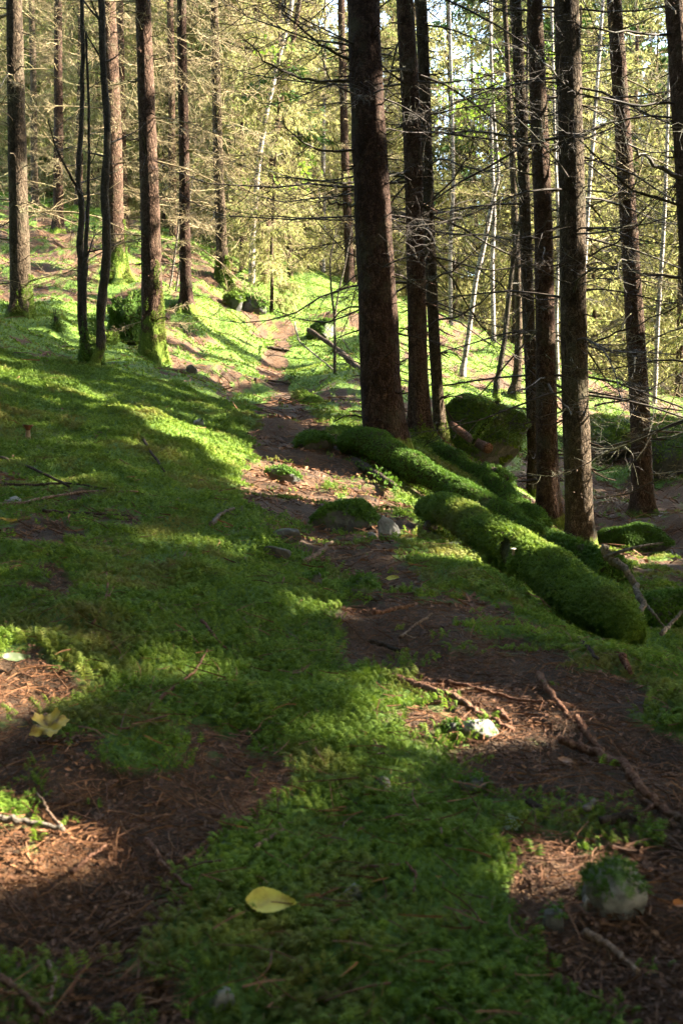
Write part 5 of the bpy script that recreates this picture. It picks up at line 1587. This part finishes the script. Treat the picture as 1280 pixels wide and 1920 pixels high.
ST = [
    ('long bent twig with a pale broken end on the moss left of centre', [(273, 1345), (320, 1305), (365, 1270), (392, 1225)], 3.2, WOOD_RED, 0),
    ('short reddish twig stuck in the moss above the bent one', [(380, 1172), (400, 1200), (425, 1227)], 3.2, WOOD_RED, 0),
    ('pale forked twig on the moss left of the path', [(398, 992), (412, 975), (438, 962)], 4, WOOD_GREY, 1),
    ('long dark stick at the left edge pointing at the path', [(-20, 858), (60, 885), (130, 920)], 3.5, WOOD_BLACK, 0),
    ('dark thin branch below the left edge stick', [(-20, 915), (60, 918), (120, 912), (210, 925)], 2.5, WOOD_BLACK, 2),
    ('lowest dark branch of the tangle at the left edge', [(80, 965), (160, 970), (245, 975)], 2.8, WOOD_BLACK, 2),
    ('brown stick rising through the tangle at the left edge', [(-20, 955), (50, 950), (150, 930), (260, 930)], 2.8, WOOD, 2),
    ('dark twig lying on the upper left moss bank', [(265, 825), (280, 850), (310, 892)], 3, WOOD_BLACK, 1),
    ('sunlit pale broken stick in the bright needle patch', [(-10, 1552), (60, 1560), (118, 1572)], 7, WOOD_GREY, 0),
    ('thin brown stick above the bright needle patch', [(120, 1570), (95, 1540), (70, 1500)], 4, WOOD, 0),
    ('reddish twig pointing up beside the bright needle patch', [(135, 1650), (165, 1625), (198, 1600)], 4, WOOD_RED, 0),
    ('crossed brown twig left of the big leaf', [(275, 1590), (310, 1640), (360, 1685)], 5, WOOD_RED, 0),
    ('second crossed twig resting over the first', [(330, 1635), (360, 1615), (388, 1590)], 4, WOOD_RED, 0),
    ('short pale ended twig on the moss above the big leaf', [(480, 1605), (505, 1585), (532, 1568)], 4, WOOD, 0),
    ('blurred brown stick in the bottom left corner', [(-15, 1840), (40, 1880), (90, 1935)], 7, WOOD_RED, 0),
    ('curved brown twig among the dark needles at the bottom', [(90, 1820), (105, 1850), (95, 1890)], 4, WOOD, 0),
    ('slanting twig right of the curved one at the bottom', [(130, 1880), (150, 1840), (172, 1808)], 4, WOOD_RED, 0),
    ('fallen stick with a pale end below the largest foreground stone', [(1095, 1766), (1140, 1795), (1195, 1840)], 8, WOOD, 1),
    ('dark bark strip above the largest foreground stone', [(1125, 1555), (1160, 1548), (1195, 1552)], 7, WOOD_BLACK, 0),
    ('small dark stick on the needles beside the lichen tuft', [(990, 1518), (1005, 1528), (1022, 1540)], 6, WOOD_BLACK, 0),
    ('short grey stick standing on the needles left of the longest root', [(1098, 1535), (1104, 1528), (1115, 1518)], 6, WOOD_GREY, 0),
    ('broken brown stick below the broad speckled stone', [(700, 1162), (740, 1152), (775, 1145)], 4.5, WOOD_RED, 0),
    ('dark stick on the bare soil of the path', [(695, 1212), (725, 1222), (750, 1232)], 5, WOOD_BLACK, 0),
    ('thin grey twig on the bare soil near the dark stick', [(750, 1205), (780, 1180), (810, 1160)], 3, WOOD, 1),
    ('black stick below the nearest log', [(1085, 1208), (1100, 1225), (1122, 1250)], 4.5, WOOD_BLACK, 0),
    ('cut brown twig on the moss at the right', [(1165, 1248), (1172, 1260), (1182, 1275)], 7, WOOD_RED, 0),
    ('long reddish twig lying in the lower moss', [(650, 1648), (690, 1640), (750, 1634)], 4, WOOD_RED, 0),
    ('curled brown twig beside the reddish one in the lower moss', [(760, 1630), (780, 1650), (775, 1690)], 3, WOOD_RED, 0),
    ('small upright twig in the moss under the sunlit root', [(712, 1420), (706, 1405), (700, 1395)], 2.5, WOOD, 0),
    ('straight twig on the upright of the left foreground moss', [(195, 1140), (203, 1115), (200, 1080)], 3, WOOD_RED, 0),
    ('long curved dry twig beside the pale green leaf', [(175, 1180), (190, 1150), (225, 1090)], 2.5, WOOD_RED, 0),
    ('pale stick lying above the short mossy log end', [(600, 752, 11.6), (625, 762, 11.5), (655, 760, 11.4), (680, 768, 11.3)], 3, WOOD_GREY, 1),
    ('bent grey twig left of the sapling', [(552, 605, 15.5), (560, 640, 14.5), (590, 665, 13.8), (630, 698, 13.0)], 1.8, WOOD_GREY, 2),
    ('curved pale branch hanging over the hollow right of the nearest log', [(1133, 1025, 4.1), (1136, 1045, 4.1), (1165, 1062, 4.05), (1190, 1095, 4.0), (1205, 1130, 3.9), (1196, 1165, 3.8), (1194, 1200, 3.55)], 8, WOOD_GREY, 1),
    ('straight pale stick leaning across the hollow at the right edge', [(1238, 1190, 3.9), (1260, 1165, 3.95), (1290, 1135, 4.0)], 4, WOOD_GREY, 0),
    ('thin twig forking from the curved branch into the hollow', [(1208, 1130, 3.95), (1225, 1152, 3.9), (1245, 1175, 3.9)], 3, WOOD_GREY, 0),
]
for k, (lab, pts, rp, m, sd) in enumerate(ST):
    stick(lab, pts, rp, m, 'stick', 'stick', 40 + k, 1.4, sd)

# ------------------------------------------------------------------ fallen leaves and mushrooms
def leaf(label, px, py, wpx, mat, yaw=0.0, aspect=0.55, lobed=False, tilt=0.35, seed=1):
    r = np.random.default_rng(seed + 700)
    g = G(px, py)
    half = wpx / 2 / F * g[1]
    n, m = 22, 7
    t = np.linspace(0, 1, n)
    if lobed:
        w = 0.55 + 0.3 * np.abs(np.sin(t * math.pi * 2.6)) - 0.15 * t
        w *= np.clip(np.sin(np.clip(t, 0.02, 0.98) * math.pi) ** 0.35, 0, 1)
    else:
        w = np.sin(np.clip(t, 0, 1) ** 0.8 * math.pi) ** 0.8
        w += 0.03 * np.sin(t * 60)
    w = w * aspect * half
    s_ = np.linspace(-1, 1, m)
    X = (t * 2 - 1)[:, None] * half + 0 * s_[None]
    Yv = w[:, None] * s_[None]
    Z = half * (0.22 * np.abs(s_)[None] ** 1.5 + 0.12 * np.sin(t * 3 + seed)[:, None] + 0.06 * fbm(X / half * 2, Yv / half * 2, seed, 1, 2))
    V = np.stack([X, Yv, Z], -1).reshape(-1, 3)
    idx = np.arange(n * m).reshape(n, m)
    Q = np.stack([idx[:-1, :-1], idx[:-1, 1:], idx[1:, 1:], idx[1:, :-1]], -1).reshape(-1, 4)
    sp = Soup(); sp.add(V, Q)
    if lobed:
        th = np.linspace(-math.pi, math.pi, 60, endpoint=False)
        rad = 0.70 + 0.22 * np.abs(np.cos(th * 2.5)) ** 1.2 + 0.05 * np.sin(th * 7) + 0.05 * np.sin(th * 17)
        rad *= 1 - 0.55 * np.exp(-((np.abs(th) - math.pi) / 0.35) ** 2)
        q_ = np.linspace(0.02, 1, 7)
        X = (q_[:, None] * (rad * np.cos(th))[None]) * half; Yv = (q_[:, None] * (rad * np.sin(th))[None]) * half
        Z = half * (0.25 * fbm(X / half * 1.6, Yv / half * 1.6, seed, 1, 2) + 0.2 * (X ** 2 + Yv ** 2) / half ** 2)
        V = np.stack([X, Yv, Z], -1).reshape(-1, 3)
        idx = np.arange(7 * 60).reshape(7, 60); nx = np.roll(idx, -1, 1)
        Q = np.stack([idx[:-1], nx[:-1], nx[1:], idx[1:]], -1).reshape(-1, 4)
        sp = Soup(); sp.add(V, Q)
    C = np.array([[[-half * 1.35, 0.02 * half, 0.0], [-half * 1.1, 0, 0.02 * half], [-half * 0.9, 0, 0.05 * half]]])
    V2, Q2 = tubes(C, np.full((1, 3), half * 0.025), 4)
    sp.add(V2, Q2)
    o = link('leaf', sp.mesh('leaf', [mat]), None, g + np.array([0, 0, 0.022]))
    o.rotation_euler = (tilt, 0, yaw)
    tag(o, label, 'leaf')
leaf('large yellow green oval leaf on the dark foreground moss', 508, 1728, 94, LEAF_YG, 0.05, 0.62, False, 0.55, 1)
leaf('ragged yellow maple leaf on the needles at the left', 90, 1384, 82, LEAF_Y, 0.2, 0.85, True, 0.5, 2)
leaf('narrow pale green leaf at the left edge', 30, 1256, 54, LEAF_G, 0.5, 0.45, False, 0.6, 3)
leaf('small round yellow leaf beside the bare pale stone', 763, 1019, 28, LEAF_Y, 0.1, 0.6, False, 0.6, 4)
leaf('small yellow green leaf at the broad speckled stone', 736, 1098, 24, LEAF_YG, -0.2, 0.6, False, 0.6, 5)
leaf('dull green leaf on the moss left of the nearest log', 852, 1032, 24, LEAF_G, 0.0, 0.5, False, 0.4, 6)
leaf('orange leaf at the right edge beside the largest foreground stone', 1272, 1730, 30, LEAF_O, 0.3, 0.6, False, 0.6, 7)
leaf('tiny brown leaf below the sunlit needles', 1062, 1452, 34, plain('brown_leaf', [(0.3, (0.12, 0.06, 0.035)), (0.7, (0.26, 0.15, 0.09))], 40, 0.7), -0.4, 0.5, False, 0.3, 8)
leaf('narrow yellowish leaf on the left bank near the tangle', 15, 988, 34, LEAF_Y, 0.1, 0.35, False, 0.3, 9)

def mushroom(label, p, hpx, cap_w, stem_w, capm, stemm, seed=1, cup=False):
    g = np.array(p)
    k = g[1] / F
    hh, R, rs_ = hpx * k, cap_w / 2 * k, stem_w / 2 * k
    t = thing('mushroom', label, 'mushroom', g)
    a = np.arange(20) * 2 * math.pi / 20
    def lathe(prof):
        P = np.array(prof)
        V = np.stack([np.cos(a)[None] * P[:, 0:1], np.sin(a)[None] * P[:, 0:1], np.repeat(P[:, 1:2], 20, 1)], -1).reshape(-1, 3)
        V[:, 2] += 0.08 * R * np.sin(2 * np.tile(a, len(P)) + seed) * (np.repeat(P[:, 0], 20) / R)
        idx = np.arange(len(P) * 20).reshape(-1, 20); nx = np.roll(idx, -1, 1)
        return V, np.stack([idx[:-1], nx[:-1], nx[1:], idx[1:]], -1).reshape(-1, 4)
    V, Q = lathe([(rs_ * 1.3, -0.01), (rs_, hh * 0.3), (rs_ * 0.9, hh * 0.8)])
    link('stem', mesh('stem', V, Q, None, [stemm]), t)
    if cup:
        V, Q = lathe([(rs_ * 0.9, hh * 0.6), (R * 0.6, hh * 0.78), (R, hh * 1.0), (R * 0.97, hh * 1.04), (R * 0.6, hh * 0.92), (0.0005, hh * 0.85)])
    else:
        V, Q = lathe([(rs_ * 0.9, hh * 0.8), (R * 0.97, hh * 0.72), (R, hh * 0.78), (R * 0.85, hh * 0.92), (R * 0.45, hh * 1.03), (0.0005, hh * 1.06)])
    link('cap', mesh('cap', V, Q, None, [capm]), t)
mushroom('brown cupped mushroom in the moss at the left edge', G(53, 822), 24, 20, 9, CAP_BROWN, STEM_PALE, 1, True)
mushroom('tiny pale mushroom on the side of the nearest log', W(962, 1036, 3.95), 8, 13, 5, CAP_PALE, STEM_PALE, 2)
